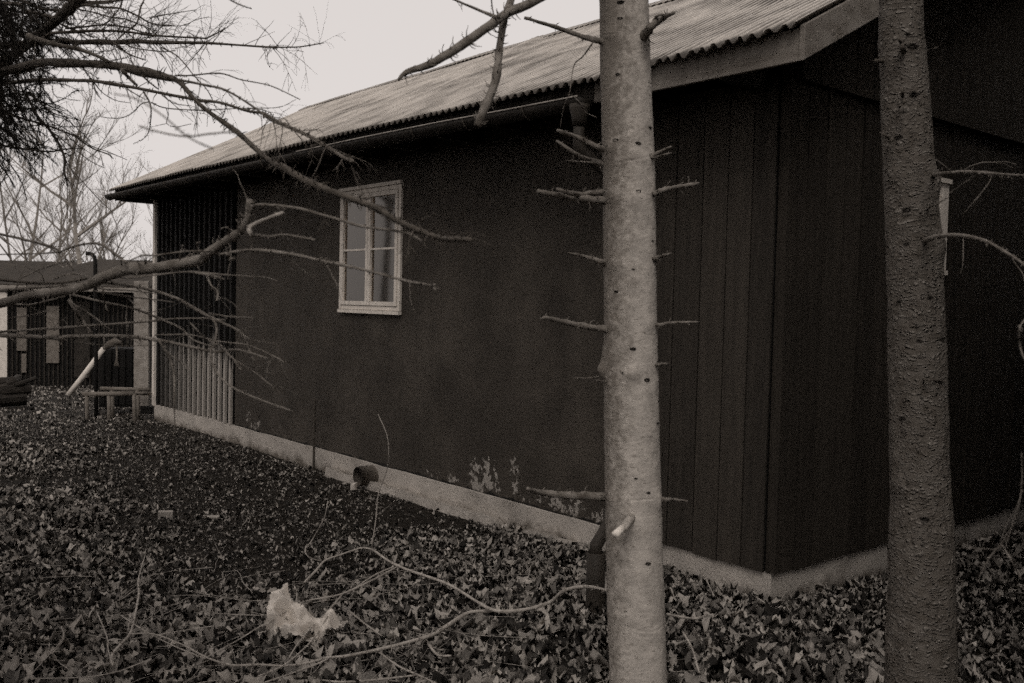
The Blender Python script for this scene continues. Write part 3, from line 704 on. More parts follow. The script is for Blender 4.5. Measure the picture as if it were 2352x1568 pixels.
ST1 = [([(1204, 40), (1261, 57), (1328, 81), (1375, 94), (1400, 98)], [5, 7, 9, 11]),
 ([(1478, 84), (1493, 64), (1513, 47), (1548, 28)], [20, 13, 11, 6]), ([(1500, 60), (1508, 38), (1524, 32)], [8, 4]),
 ([(1362, 97), (1340, 128), (1318, 151), (1308, 215), (1296, 240), (1286, 296)], [3, 2, 1.5]),
 ([(1308, 215), (1330, 232), (1342, 255), (1372, 270)], [1.5, 1.5]),
 ([(1281, 299), (1328, 316), (1379, 340), (1401, 347)], [6, 8, 10, 12]), ([(1278, 323), (1328, 356), (1382, 375), (1410, 378)], [5, 7, 10, 11]),
 ([(1300, 368), (1370, 374)], [2, 3]), ([(1478, 375), (1500, 356), (1542, 336)], [10, 7, 4]), ([(1500, 361), (1543, 351)], [4, 3]),
 ([(1234, 439), (1278, 447), (1328, 455), (1390, 460)], [7, 11, 13, 14]), ([(1278, 434), (1328, 446), (1385, 440)], [5, 9, 9]),
 ([(1500, 446), (1530, 434), (1581, 425), (1603, 421)], [10, 8, 6]), ([(1306, 581), (1345, 589), (1382, 601), (1408, 612)], [4, 6, 9, 12]),
 ([(1500, 594), (1524, 587), (1543, 581)], [8, 6, 3]), ([(1241, 732), (1261, 731), (1328, 746), (1379, 754), (1408, 762)], [4, 8, 10, 12, 14]),
 ([(1328, 757), (1330, 750), (1360, 752)], [2, 2]), ([(1505, 747), (1547, 741), (1606, 739)], [7, 6, 4]), ([(1320, 868), (1362, 867), (1402, 857)], [2, 3, 3]),
 ([(1366, 872), (1395, 876)], [2, 3]), ([(1505, 837), (1535, 835)], [7, 5]), ([(1211, 1122), (1244, 1131), (1311, 1137), (1390, 1140)], [6, 10, 13, 15]),
 ([(1510, 1146), (1545, 1147), (1580, 1151)], [8, 6, 4])]
for pts, ww in ST1:
    wd = [q*(1.3 if q > 4 else 1.1) for q in ww]
    if pts[0][0] < 1420: dd = [D1-.10, D1-.02, D1] if len(pts) > 2 else [D1-.05, D1-.03]
    else: dd = [D1-.04, D1-.06]
    if pts[0] == (1478, 84) or pts[0] == (1500, 60): dd = [D1-.10, D1-.2]
    branch(t1, pts, wd, dd, name='dead_stub', jit=.24, knob=.6, twigs=(2 if max(ww) > 8 and len(pts) > 2 else 0), tl=.04)
# sawn stub pointing at the viewer, with a pale cut end
A = on_trunk(1448, 1178, c1, D1); Bp = at(1412, 1228, D1-.24)
b = MB(); b.tube([A+Vector((0, .03, .01)), A.lerp(Bp, .5), A.lerp(Bp, .62)], [.018, .0155, .0145], 12, .06); b.build('sawn_stub', m_bark1, t1, smooth=True)
b = MB(); b.tube([A.lerp(Bp, .6), Bp], [.0145, .0125], 12, .03); b.build('peeled_stub_end', m_cut, t1, smooth=True)
# hanging limbs that come down from the crown above the frame
branch(t1, [(915, 183), (935, 165), (992, 145), (1059, 104), (1127, 57), (1170, 27), (1231, 0), (1330, -70), (1420, -170)], [7, 13, 20, 21, 22, 20, 21, 24, 30], [2.6, 2.65, 2.75, 3.0, 3.45], m_twig, twigs=5, tl=.05, label='thick broken limb reaching down to the left in front of the roof')
branch(t1, [(1096, 289), (1110, 255), (1137, 188), (1147, 111), (1157, 50), (1174, 0), (1230, -160), (1420, -520)], [20, 21, 19, 17, 16, 17, 22], [2.75, 2.8, 2.9, 3.45], m_twig, twigs=4, tl=.05, label='sawn limb hanging almost straight down over the gutter')
branch(t1, [(1020, -12), (1046, 0), (1086, 17), (1127, 34), (1147, 40)], [3, 5, 7, 9], [2.8, 2.78], twigs=2, tl=.08)
branch(t1, [(1128, -10), (1130, 12), (1134, 34)], [3, 3], [2.8, 2.8])
# crown above the frame
def needles(b, c, rad, N, ln=.10, wd=.012, flat=1.0):
    for _ in range(N):
        v = Vector((random.gauss(0, 1), random.gauss(0, 1), random.gauss(0, 1)*flat)); v = v/max(.3, v.length)*rad*random.random()**.5
        p = c+v; dirn = (v.normalized()+Vector((random.uniform(-1, 1), random.uniform(-1, 1), random.uniform(-1, .4)))).normalized(); sd = dirn.orthogonal().normalized()*wd*.5
        sd = Matrix.Rotation(random.uniform(0, 3.14), 3, dirn) @ sd
        b.add([p-sd, p+sd, p+dirn*ln*random.uniform(.5, 1.2)], [(0, 1, 2)])

# ---- tree two: rough trunk on the right
D2 = 3.15
rows2 = [(0, 2022, 2117), (100, 2022, 2122), (200, 2025, 2130), (300, 2028, 2138), (400, 2032, 2146), (500, 2036, 2153), (600, 2039, 2160), (800, 2044, 2169), (1000, 2047, 2175), (1150, 2047, 2181), (1300, 2044, 2188), (1450, 2040, 2192), (1568, 2037, 2195)]
t2 = empty('rough_bark_tree', Vector((at(2116, 1568, D2).x, at(2116, 1568, D2).y, 0)), 'darker rough scaly barked tree trunk standing at the right', 'tree')
b, c2 = trunk_px(rows2, D2, 6.5, n=90, fluct=.05, seg=.008, burl=[(-2.6, zat(395, D2), .03, .01), (-.5, zat(405, D2), .04, .012), (-.7, zat(545, D2), .04, .014), (-2.7, zat(1095, D2), .03, .012)])
b.build('trunk', m_bark2, t2, smooth=True)
knots(t2, c2, D2, [(2065, 92, 5), (2074, 120, 9), (2076, 228, 8), (2048, 322, 7), (2063, 486, 8), (2062, 563, 5), (2110, 684, 5), (2141, 776, 7), (2051, 692, 4), (2085, 780, 5), (2135, 871, 6), (2058, 955, 6), (2063, 1102, 7), (2095, 1176, 6), (2182, 1288, 5)])
for pts, ww, dd in [([(2075, 118), (2072, 105), (2065, 90)], [13, 9, 6], [D2-.1, D2-.14]), ([(2078, 236), (2073, 218), (2072, 198)], [10, 8, 5], [D2-.1, D2-.15]), ([(2048, 322), (2035, 312), (2021, 304)], [8, 6, 3], [D2-.07, D2-.09]),
                    ([(2030, 140), (2012, 139)], [10, 9], [D2-.02, D2-.06]), ([(2075, 92), (2105, 75), (2118, 66)], [2, 1.5], [D2-.1, D2-.13]), ([(2122, 118), (2140, 112), (2155, 108)], [4, 2], [D2, D2]),
                    ([(2120, 871), (2150, 873), (2176, 876)], [6, 4, 3], [D2-.1, D2-.12])]:
    branch(t2, pts, ww, dd, m_twigd, name='dead_stub', jit=.12)
branch(t2, [(2140, 402), (2165, 398), (2220, 394), (2280, 398), (2345, 402), (2420, 400)], [11, 8, 7, 5, 4], [D2-.02, D2-.5, D2-.9], m_twig, twigs=4)
branch(t2, [(2118, 556), (2150, 543), (2200, 540), (2260, 552), (2320, 585), (2370, 620)], [13, 11, 9, 7, 5], [D2-.08, D2-.4, D2-.8], m_twig, twigs=2)
branch(t2, [(2130, 476), (2150, 468), (2180, 452)], [5, 4, 2], [D2-.1, D2-.2], m_twig)
branch(t2, [(2180, 444), (2200, 430), (2226, 412), (2245, 398)], [2, 2, 1.5], [D2-.3, D2-.45], m_twig)

# ---- upper left: dark fir with long dead lower limbs
fb = at(-420, 900, 4.6)
fir = empty('fir_tree', Vector((fb.x, fb.y, gh(fb.x, fb.y))), 'black fir crown with long bare limbs across the upper left', 'tree')
b = MB(); b.tube([(fb.x, fb.y, -.2), (fb.x, fb.y, 2.5), (fb.x+.05, fb.y, 8)], [.17, .15, .05], 16, .03); b.build('trunk', m_twigd, fir, smooth=True)
b = MB()
for k in range(820):
    if k < 640: px, py = random.uniform(-170, 30), random.uniform(-40, 310)
    else: px, py = random.uniform(20, 105), random.choice((random.uniform(-10, 90), random.uniform(150, 340)))
    if px > -10 and py > 230 and random.random() < .6: continue
    p = at(px, py, random.uniform(4.0, 5.0)); d = Vector((random.uniform(-.2, 1), random.uniform(-.6, .6), random.uniform(-1.1, .5))).normalized(); ln = random.uniform(.12, .34); q = [p]
    for s_i in range(7):
        d = (d+Vector((random.uniform(-.25, .25), random.uniform(-.25, .25), random.uniform(-.25, .1)))).normalized(); q.append(q[-1]+d*ln/7)
    b.tube(q, [.0022]*4+[.0014]*4, 3)
    for j in range(int(ln*360)):
        t = random.uniform(.1, 7); i = min(6, int(t)); c = q[i].lerp(q[i+1], t-i); dn = (d*.7+Vector((random.uniform(-1, 1), random.uniform(-1, 1), random.uniform(-1, 1)))).normalized(); sd = dn.orthogonal().normalized()*.0013
        b.add([c-sd, c+sd, c+dn*random.uniform(.014, .028)], [(0, 1, 2)])
for k in range(60):
    needles(b, Vector((fb.x-abs(random.gauss(0, .7))+.2, fb.y+random.uniform(-1.0, 1.0), random.uniform(2.6, 7))), .55, 260, .11, .012)
b.build('crown', m_needle, fir)
UL = [([(190, -10), (176, 0), (157, 22), (127, 49), (84, 84)], [26, 24, 23, 20], [4.0, 4.2], 1),
 ([(0, 8), (59, 25), (94, 32), (127, 41)], [8, 7, 7], [4.2, 4.2], 1),
 ([(60, 100), (137, 94), (176, 97), (216, 96), (261, 97), (314, 95), (361, 97), (461, 98), (487, 99), (605, 107), (640, 108), (690, 107), (744, 98)], [14, 12, 11, 12, 11, 8, 7, 5, 4, 3, 2], [4.2, 3.9, 3.6], 22),
 ([(261, 98), (278, 110), (298, 125), (335, 138)], [5, 4, 2.5], [3.9, 3.85], 2), ([(298, 125), (302, 140), (306, 150)], [2, 2], [3.85, 3.8], 0),
 ([(98, 86), (122, 76), (167, 73), (235, 70), (294, 73), (353, 81), (461, 87), (475, 87), (500, 75), (518, 63)], [6, 7, 6, 5, 4, 3, 2], [4.0, 3.9], 10),
 ([(-60, 175), (31, 158), (98, 143), (149, 145), (216, 147), (275, 153), (333, 166), (382, 177), (412, 188), (454, 235), (497, 269), (544, 302), (578, 333), (622, 370), (655, 387), (713, 420), (790, 450), (860, 475), (920, 510), (1000, 543), (1035, 549), (1082, 550)], [22, 20, 18, 19, 18, 19, 20, 18, 11, 10, 10, 11, 12, 13, 17, 19, 15, 14, 14, 13, 12, 11], [3.4, 3.1, 2.6, 2.2, 1.9], 14),
 ([(65, 82), (98, 94), (137, 104), (176, 112), (216, 125), (255, 143)], [14, 12, 10, 8, 6], [3.6, 3.5], 4),
 ([(10, 190), (55, 186), (98, 183), (157, 184), (216, 186), (255, 192), (314, 202), (373, 214), (431, 225), (461, 231), (504, 235), (571, 255), (605, 260), (639, 279), (689, 302), (723, 319), (756, 340), (790, 362), (811, 370)], [9, 8, 8, 7, 7, 7, 6, 7, 8, 9, 9], [3.7, 3.3, 2.7, 2.4], 14),
 ([(810, 360), (812, 376)], [4, 2], [2.4, 2.4], 0),
 ([(403, 173), (437, 173), (504, 168), (555, 183), (622, 197), (689, 228)], [4, 3, 2], [3.0, 2.9], 3),
 ([(410, 183), (470, 195), (521, 208), (588, 249), (622, 276), (700, 310), (740, 335)], [6, 5, 4, 3], [2.9, 2.6], 5),
 ([(329, 210), (343, 233), (347, 255), (345, 284), (341, 303), (330, 318), (306, 330)], [4, 3, 2, 1.5], [3.3, 3.3], 1),
 ([(343, 233), (324, 239), (304, 259), (275, 271), (235, 268), (228, 258)], [2.5, 2, 1.5], [3.3, 3.3], 1),
 ([(347, 235), (382, 248), (461, 253), (500, 251), (570, 248), (640, 246), (680, 228)], [3, 2.5, 2, 1.2], [3.3, 3.2], 3),
 ([(382, 248), (386, 265), (383, 283), (403, 291), (440, 284)], [1.8, 1.4], [3.3, 3.3], 0), ([(345, 292), (383, 283)], [1.2, 1.2], [3.3, 3.3], 0),
 ([(370, 108), (410, 131), (447, 175), (477, 208), (497, 249)], [3, 2.5, 1.6], [3.7, 3.6], 1), ([(345, 108), (375, 130), (395, 165)], [2, 1.4], [3.7, 3.7], 0),
 ([(280, 160), (296, 178), (314, 195)], [9, 8, 6], [3.2, 3.2], 0), ([(325, 172), (345, 190), (363, 204)], [4, 3], [3.2, 3.2], 0), ([(290, 100), (310, 110), (370, 118), (403, 116)], [3, 2], [3.8, 3.8], 0),
 ([(176, 9), (235, 16), (275, 19), (314, 35), (343, 51), (375, 58), (400, 57)], [6, 5, 4, 3, 2], [4.2, 4.1], 8),
 ([(40, -5), (90, 18), (150, 22), (200, 10), (260, 6)], [7, 6, 5, 4], [4.4, 4.3], 5), ([(110, -8), (190, 4), (260, 2), (300, -6)], [7, 6, 4], [4.5, 4.4], 3),
 ([(334, -8), (322, 20), (314, 53), (290, 72), (268, 92)], [3, 4, 4, 3], [4.2, 4.0], 2), ([(282, -4), (270, 25), (240, 56)], [2, 2.5, 2], [4.3, 4.2], 1),
 ([(153, 65), (196, 61), (235, 57), (284, 61), (333, 75), (363, 75)], [5, 4, 3, 2], [4.2, 4.1], 5), ([(343, 41), (372, 35), (400, 30), (451, 22)], [2.5, 2, 1.5], [4.2, 4.1], 4),
 ([(176, 20), (215, 28), (250, 38), (290, 44), (330, 60), (360, 70)], [3, 3, 2], [4.3, 4.2], 6), ([(375, 60), (420, 58), (450, 45), (480, 38)], [1.5, 1.2], [4.2, 4.2], 4), ([(380, 20), (374, 50), (372, 60)], [1.5, 1.5], [4.2, 4.2], 2),
 ([(140, 55), (165, 66), (190, 75), (215, 86)], [4, 4, 3], [4.3, 4.3], 2), ([(520, -6), (545, 8), (578, 20)], [3, 3, 2], [2.6, 2.6], 0),
 ([(319, 289), (370, 304), (430, 313), (490, 306), (545, 302)], [4, 4, 4], [1.5, 1.5], 0), ([(262, 215), (310, 226), (370, 262), (430, 313), (490, 342)], [3, 3.5, 4, 4], [1.4, 1.4], 0),
 ([(130, 222), (160, 228), (185, 230)], [1.5, 1], [4, 4], 0), ([(120, 196), (122, 212), (132, 225)], [2, 1.3], [4, 4], 0), ([(214, 190), (222, 214), (233, 228)], [3, 1.5], [3.6, 3.6], 0),
 ([(218, 192), (235, 212), (265, 230), (300, 236)], [2.5, 1.3], [3.6, 3.6], 0), ([(372, 218), (400, 237), (440, 243)], [2.5, 1.5], [3.3, 3.3], 0), ([(290, 202), (310, 215), (334, 228)], [3, 1.5], [3.4, 3.4], 1),
 # drooping twigs below the crown
 ([(0, 258), (52, 272), (105, 287), (139, 299), (174, 314), (210, 339), (248, 354), (260, 364)], [5, 5, 4, 3, 2], [4.3, 4.1], 8),
 ([(60, 215), (84, 263), (113, 297), (130, 322), (143, 347), (149, 368), (147, 394), (151, 408), (156, 429)], [5, 6, 6, 6, 5, 3], [4.3, 4.2], 9),
 ([(151, 368), (162, 385), (199, 427), (231, 461), (262, 490)], [2.4, 2, 1.6], [4.2, 4.1], 1), ([(122, 305), (147, 324), (174, 345), (210, 371), (239, 385)], [2.5, 2, 1.5], [4.2, 4.1], 1),
 ([(143, 301), (181, 314), (210, 335), (252, 350), (292, 367)], [2.4, 2, 1.3], [4.2, 4.1], 1), ([(143, 299), (175, 330), (205, 350), (232, 368)], [2, 1.3], [4.2, 4.1], 1), ([(105, 270), (150, 296), (190, 320), (215, 342)], [2, 1.4], [4.2, 4.1], 1),
 ([(-10, 332), (63, 343), (115, 348), (134, 345), (160, 341), (189, 341)], [5, 4, 3, 2], [4.4, 4.3], 4), ([(70, 212), (94, 237), (122, 259), (153, 269), (182, 275)], [4, 3, 1.4], [4.2, 4.2], 1), ([(122, 259), (124, 275), (126, 300)], [2, 1.4], [4.2, 4.2], 0), ([(151, 268), (152, 285)], [1.2, 1.2], [4.2, 4.2], 0),
 ([(151, 406), (145, 418), (138, 425)], [2, 1.5], [4.2, 4.2], 0), ([(151, 408), (162, 422), (168, 428)], [2, 1.5], [4.2, 4.2], 0), ([(40, 310), (70, 325), (92, 332), (115, 318)], [2.5, 2], [4.3, 4.3], 3),
 ([(0, 355), (25, 380), (50, 420), (62, 460)], [3, 2.5, 2], [4.6, 4.6], 4), ([(0, 380), (20, 405), (35, 430)], [3, 2], [4.6, 4.6], 2)]
for k, (pts, ww, dd, tw) in enumerate(UL):
    if pts[0][0] <= 60 and max(ww) > 7.5: pts = [(-420, pts[0][1]+30)]+pts; ww = [ww[0]*1.2]+ww; dd = [4.6, max(dd[0], 4.0) if max(ww) < 20 else 3.6]+dd
    elif pts[-1] == (84, 84): pts = pts+[(-60, 190), (-420, 420)]; ww = ww+[24, 26]; dd = dd+[4.6]
    branch(fir, pts, ww, dd, m_twigd if (max(ww) > 22 or (pts[0][0] < 100 and max(ww) < 9)) else (m_twig if (dd[-1] < 2.6 and dd[0] < 3) else m_limb), twigs=int(tw*(3.4 if pts[-1][1] < 130 and dd[0] > 3.5 else 2)), tl=.24 if (pts[-1][1] < 130 and dd[0] > 3.5) else .16, knob=.45, sub=4 if dd[0] > 3.5 else 1)
# ---- lower left: pale bare limbs reaching in from a tree outside the frame
lb = at(-330, 760, 3.0)
bt = empty('bare_branched_tree', Vector((lb.x, lb.y, gh(lb.x, lb.y))), 'tree whose pale bare limbs reach across the lower left before the slatted wall', 'tree')
b = MB(); b.tube([(lb.x, lb.y, -.2), (lb.x, lb.y, 1.6), (lb.x-.1, lb.y+.05, 4.5)], [.11, .09, .05], 14, .04); b.build('trunk', m_twigd, bt, smooth=True)
LL = [([(-330, 730), (-100, 705), (-7, 699), (67, 678), (151, 668), (202, 655), (235, 638), (296, 618), (353, 616), (454, 598), (477, 581), (521, 551), (551, 531), (568, 500), (574, 458)], [34, 26, 22, 20, 21, 22, 25, 28, 26, 25, 23, 19, 17, 16, 14], [2.9, 2.6, 2.45, 2.35], 3),
 ([(574, 462), (580, 475), (593, 470), (642, 472), (692, 480), (725, 489), (779, 504), (834, 520), (928, 533), (969, 553)], [12, 8, 7, 7, 6, 6, 6, 5], [2.35, 2.2], 1),
 ([(583, 539), (623, 543), (652, 539), (692, 545), (724, 551)], [7, 6, 6, 6], [2.35, 2.25], 0),
 ([(505, 584), (540, 578), (574, 574), (623, 577), (692, 588), (725, 596), (779, 607), (847, 622), (928, 644), (988, 655), (1001, 666)], [6, 7, 8, 7, 7, 6, 6, 5], [2.35, 2.1], 2),
 ([(988, 655), (1000, 652)], [4, 3], [2.1, 2.1], 0), ([(299, 598), (328, 586), (358, 586), (427, 577), (481, 577)], [3, 4, 4, 5], [2.4, 2.4], 1),
 ([(425, 578), (418, 570), (420, 562)], [2, 2], [2.4, 2.4], 0), ([(458, 576), (452, 560), (460, 555)], [3, 2], [2.4, 2.4], 0), ([(535, 530), (520, 522), (508, 525)], [4, 3], [2.4, 2.4], 0),
 ([(520, 584), (530, 592), (536, 598)], [5, 4], [2.3, 2.3], 0),
 ([(289, 639), (368, 630), (436, 624), (505, 630), (583, 635), (613, 637), (638, 645)], [4, 4, 4, 3, 2], [2.4, 2.4], 1), ([(436, 624), (485, 632), (515, 641)], [6, 6, 4], [2.4, 2.35], 0),
 ([(473, 628), (485, 655), (500, 670), (498, 690)], [4, 4, 6, 5], [2.4, 2.3], 2),
 ([(200, 645), (260, 651), (309, 657), (358, 669), (407, 686), (446, 708), (479, 726), (515, 743), (554, 764), (571, 800), (585, 830)], [7, 7, 7, 7, 8, 7, 6, 4, 3], [2.6, 2.6, 2.5], 2),
 ([(479, 720), (530, 727), (583, 729)], [5, 4, 2], [2.5, 2.4], 0), ([(160, 675), (230, 692), (305, 708), (368, 732), (417, 755), (445, 781), (500, 800)], [6, 5, 5, 4, 3], [2.7, 2.6], 3),
 ([(220, 660), (250, 665), (295, 667), (358, 674)], [4, 3, 2], [2.6, 2.6], 0), ([(215, 668), (236, 672), (309, 682), (401, 694)], [4, 3.5, 3], [2.65, 2.6], 0), ([(280, 676), (300, 690), (310, 700)], [2, 2], [2.65, 2.6], 0),
 ([(-60, 765), (0, 762), (151, 752), (286, 742), (340, 738), (397, 732), (477, 731), (518, 735)], [7, 6, 6, 5, 5, 4, 4, 2.5], [2.9, 2.7], 3), ([(-300, 760), (-60, 772), (0, 770), (100, 774), (145, 777)], [12, 11, 10, 10], [2.9, 2.7], 2),
 ([(145, 785), (146, 774), (200, 772), (269, 771), (353, 779), (437, 796), (497, 808), (545, 803), (615, 823)], [5, 9, 9, 8, 8, 7, 6, 5, 4], [2.7, 2.5], 4), ([(147, 778), (140, 792)], [5, 3], [2.7, 2.7], 0),
 ([(363, 779), (390, 823), (400, 863), (400, 924), (402, 1000)], [5, 6, 5, 4, 2], [2.55, 2.5], 2), ([(385, 810), (410, 828), (437, 850)], [3, 2.5], [2.55, 2.5], 0),
 ([(356, 769), (437, 769), (504, 784), (571, 793), (639, 823), (652, 833)], [3, 3.5, 3], [2.55, 2.4], 2), ([(504, 789), (531, 820), (588, 857), (629, 890)], [4, 3, 2], [2.5, 2.4], 2), ([(515, 800), (540, 830), (552, 848)], [5, 4], [2.5, 2.4], 0),
 ([(481, 725), (497, 749), (493, 789), (484, 806), (491, 843), (524, 883), (588, 914), (672, 944)], [5, 6, 5, 5, 4, 4, 4, 3], [2.5, 2.35], 1),
 ([(-40, 586), (0, 584), (84, 582), (134, 578), (175, 564), (225, 559), (262, 581), (289, 603)], [3, 3, 4, 5, 6, 7], [2.8, 2.5], 2), ([(-30, 528), (0, 537), (84, 557), (134, 574), (151, 594), (168, 620)], [5, 6, 6, 5, 4], [2.9, 2.7], 2),
 ([(44, 640), (101, 615), (151, 601), (175, 598)], [3, 3, 2.5], [2.8, 2.8], 0), ([(124, 641), (168, 628), (208, 638), (229, 655)], [3, 3, 3], [2.8, 2.7], 0), ([(168, 699), (218, 729), (262, 766)], [5, 4, 3], [2.7, 2.7], 1),
 ([(-30, 668), (0, 668), (67, 661), (161, 655), (235, 648)], [9, 8, 7, 6], [2.9, 2.7], 1), ([(-20, 640), (60, 648), (130, 650), (200, 640)], [6, 6, 5], [3.0, 2.9], 2), ([(17, 730), (67, 724), (112, 712)], [2, 2.5, 2], [2.8, 2.8], 0),
 ([(182, 786), (262, 794), (356, 793)], [1.8, 1.6], [2.7, 2.7], 0), ([(235, 660), (240, 690), (247, 715)], [3, 4], [2.5, 2.5], 0), ([(-20, 690), (60, 700), (110, 690), (150, 680)], [5, 4], [2.9, 2.8], 1), ([(160, 690), (185, 730), (212, 768)], [10, 9, 7], [3.0, 3.0], 0),
 ([(436, 740), (470, 775), (500, 792)], [4, 3], [2.5, 2.5], 1), ([(540, 757), (580, 780), (640, 790)], [2, 1.6], [2.4, 2.4], 0)]
for k, (pts, ww, dd, tw) in enumerate(LL):
    branch(bt, pts, ww, dd, m_twig if k not in (38, 35) else m_twigd, twigs=int(tw*1.5), tl=.14, knob=.3)
branch(bt, [(650, 488), (620, 500), (574, 521), (577, 540)], [8, 10, 11, 12], [2.25, 2.33], m_pale_batten, name='broken_pale_stub', label='short pale broken stub bending back from the limb')

# ---- fallen twigs in the foreground
def gbr(parent, pts, ww, lift=.03, tw=0, mt=None, raise_=None):
    L = [Vector((p[0], p[1], 0)) for p in pts]; dd = []
    for i, p in enumerate(pts):
        P = on_ground(p[0], min(p[1], 1600), .03); d = (P-EYE).dot(FWD)
        dd.append(d)
    dd = [q*.948 for q in dd]
    if raise_ is not None: dd = [min(a, c) for a, c in zip(dd, list(raise_)+[9]*9)]
    return branch(parent, pts, ww, dd, mt or m_ptwig, name='twig', twigs=tw, tl=.16, knob=.25)
gbp = on_ground(1130, 1400)
fb1 = empty('fallen_branch', gbp, 'long pale forked fallen branch arching over the leaves left of the smooth trunk', 'branch')
gbr(fb1, [(1396, 1356), (1345, 1347), (1295, 1357), (1261, 1384), (1194, 1402), (1137, 1402), (1093, 1380), (1026, 1340), (915, 1300), (854, 1261)], [7, 8, 8, 8, 9, 8, 7, 7, 6, 5], tw=1, raise_=[4.0, 4.1, 4.2, 4.3, 4.35, 4.4, 4.5, 4.7, 4.95, 5.2])
gbr(fb1, [(854, 1261), (833, 1258), (816, 1262), (782, 1274), (747, 1287), (726, 1310), (700, 1337)], [4, 4, 4, 4, 5, 6, 6], raise_=[5.2, 5.2, 5.2, 5.2, 5.15, 5.05, 4.95])
gbr(fb1, [(738, 1289), (709, 1279), (701, 1261), (715, 1243), (729, 1219), (745, 1190), (752, 1155)], [3, 2.5, 2.5, 2, 1.6], raise_=[5.15]*7, tw=1)
gbr(fb1, [(853, 1258), (863, 1196), (869, 1135), (888, 1081), (893, 1048), (889, 1000), (868, 950)], [3, 2.8, 2.4, 2, 2, 1.8, 1.4], raise_=[5.2, 5.15, 5.1, 5.1, 5.05, 5, 5], tw=3)
gbr(fb1, [(1127, 1404), (1076, 1407), (1026, 1438), (992, 1458), (925, 1478), (858, 1494), (790, 1507), (749, 1511), (704, 1523), (649, 1529), (593, 1526), (531, 1527), (471, 1508), (420, 1481), (353, 1456), (296, 1456)], [7, 8, 9, 9, 8, 7, 7, 6, 6, 5, 5, 5, 4, 4, 3, 3], raise_=[4.45, 4.4, 4.3, 4.2, 4.15, 4.1, 4.1, 4.1, 4.1, 4.1, 4.1, 4.15, 4.2, 4.3, 4.35, 4.4], tw=8)
gbr(fb1, [(914, 1301), (860, 1330), (793, 1361), (749, 1372), (709, 1379), (671, 1395), (615, 1430), (593, 1441), (555, 1465), (477, 1508)], [5, 4.5, 4, 4, 3.5, 3, 3, 2.5], raise_=[4.9, 4.7, 4.55, 4.5, 4.45, 4.35, 4.2, 4.2, 4.2, 4.15], tw=5)
gbr(fb1, [(905, 1301), (860, 1321), (816, 1350)], [3.5, 3], raise_=[4.9, 4.8, 4.7]); gbr(fb1, [(784, 1368), (749, 1408), (715, 1441), (682, 1481), (664, 1510)], [4, 4, 3], raise_=[4.5, 4.4, 4.25, 4.15, 4.1], tw=2)
gbr(fb1, [(753, 1410), (735, 1446), (704, 1484), (651, 1528), (593, 1553)], [3.5, 3.5], raise_=[4.35, 4.25, 4.1, 4.0, 3.95], tw=1)
OTH = [('thin fallen twig with a dark tip lying right of the white paper', [(802, 1403), (838, 1432), (878, 1461)], [4, 4, 3], 0),
 ('long fallen twig running off the bottom edge below the paper', [(867, 1495), (916, 1530), (960, 1550), (1005, 1572)], [5, 5, 5], 2),
 ('fallen twig slanting up toward the lower left of the paper', [(606, 1568), (660, 1550), (715, 1530), (758, 1511)], [4, 4, 4], 1),
 ('fallen twig lying flat along the bottom edge under the forked branch', [(738, 1562), (793, 1566), (882, 1559), (958, 1550)], [4, 5, 4], 1),
 ('short bent grey stick on leaves between the paper and the smooth trunk', [(983, 1477), (1005, 1504), (1036, 1506)], [7, 6, 5], 0),
 ('upright thin twig standing above the top of the white paper', [(676, 1345), (682, 1363), (679, 1390)], [3, 3], 0),
 ('crooked pale stick rising from the leaves at the left foreground', [(333, 1276), (318, 1330), (319, 1364), (309, 1418), (299, 1455), (279, 1478), (257, 1505), (259, 1528)], [2, 3, 5, 6, 6, 7, 8, 8], 2),
 ('thin dark twig meeting the foot of the crooked pale stick', [(222, 1404), (245, 1461), (249, 1495), (259, 1528)], [3, 3], 2),
 ('very thin twig trailing to the bottom left corner', [(141, 1438), (145, 1465), (118, 1498), (54, 1568)], [2.5, 2], 2),
 ('straight twig crossing the crooked stick toward the lower right', [(279, 1414), (336, 1451), (403, 1485), (471, 1512)], [3.5, 3], 2),
 ('thin twig pointing from the crooked stick toward the paper', [(303, 1468), (403, 1451), (487, 1438)], [3, 2.5], 1),
 ('brown stick lying on leaves right of the smooth trunk foot', [(1532, 1410), (1570, 1418), (1600, 1420), (1625, 1412)], [6, 6, 5], 0),
 ('thin stalk leaning on the plinth between the two trunks', [(1640, 1368), (1622, 1330), (1602, 1290)], [3, 2.5, 2], 0),
 ('thin pale stick leaning at the bottom edge between the two trunks', [(1568, 1450), (1590, 1490), (1606, 1545)], [5, 5, 5], 0),
 ('long low twig lying left of the crumpled paper', [(490, 1408), (560, 1412), (625, 1412), (671, 1400)], [2.2, 2.2], 1),
 ('loose twig lying across the bottom left leaves', [(70, 1558), (180, 1556), (260, 1545), (330, 1520)], [2.5, 2.5], 2)]
for lab, pts, ww, tw in OTH:
    P = on_ground(*pts[len(pts)//2]); e = empty('fallen_twig', P, lab, 'twig', 'fallen twigs in the foreground')
    gbr(e, pts, ww, lift=.015, tw=tw)
e = empty('bramble_stem', at(2344, 1200, 2.3), 'thin pale bent stem hanging at the right edge over dark leaves', 'stem')
branch(e, [(2352, 735), (2341, 757), (2344, 800), (2356, 830)], [4, 4, 3], [2.1, 2.1], m_twig, name='twig')
branch(e, [(2346, 1040), (2347, 1108), (2334, 1189), (2300, 1249), (2273, 1280), (2245, 1333)], [2, 3, 4, 5, 4, 2], [2.1, 2.4], m_twig, name='twig', twigs=4)
branch(e, [(2300, 1249), (2325, 1290), (2345, 1330)], [3, 2], [2.3, 2.3], m_twig, name='twig')

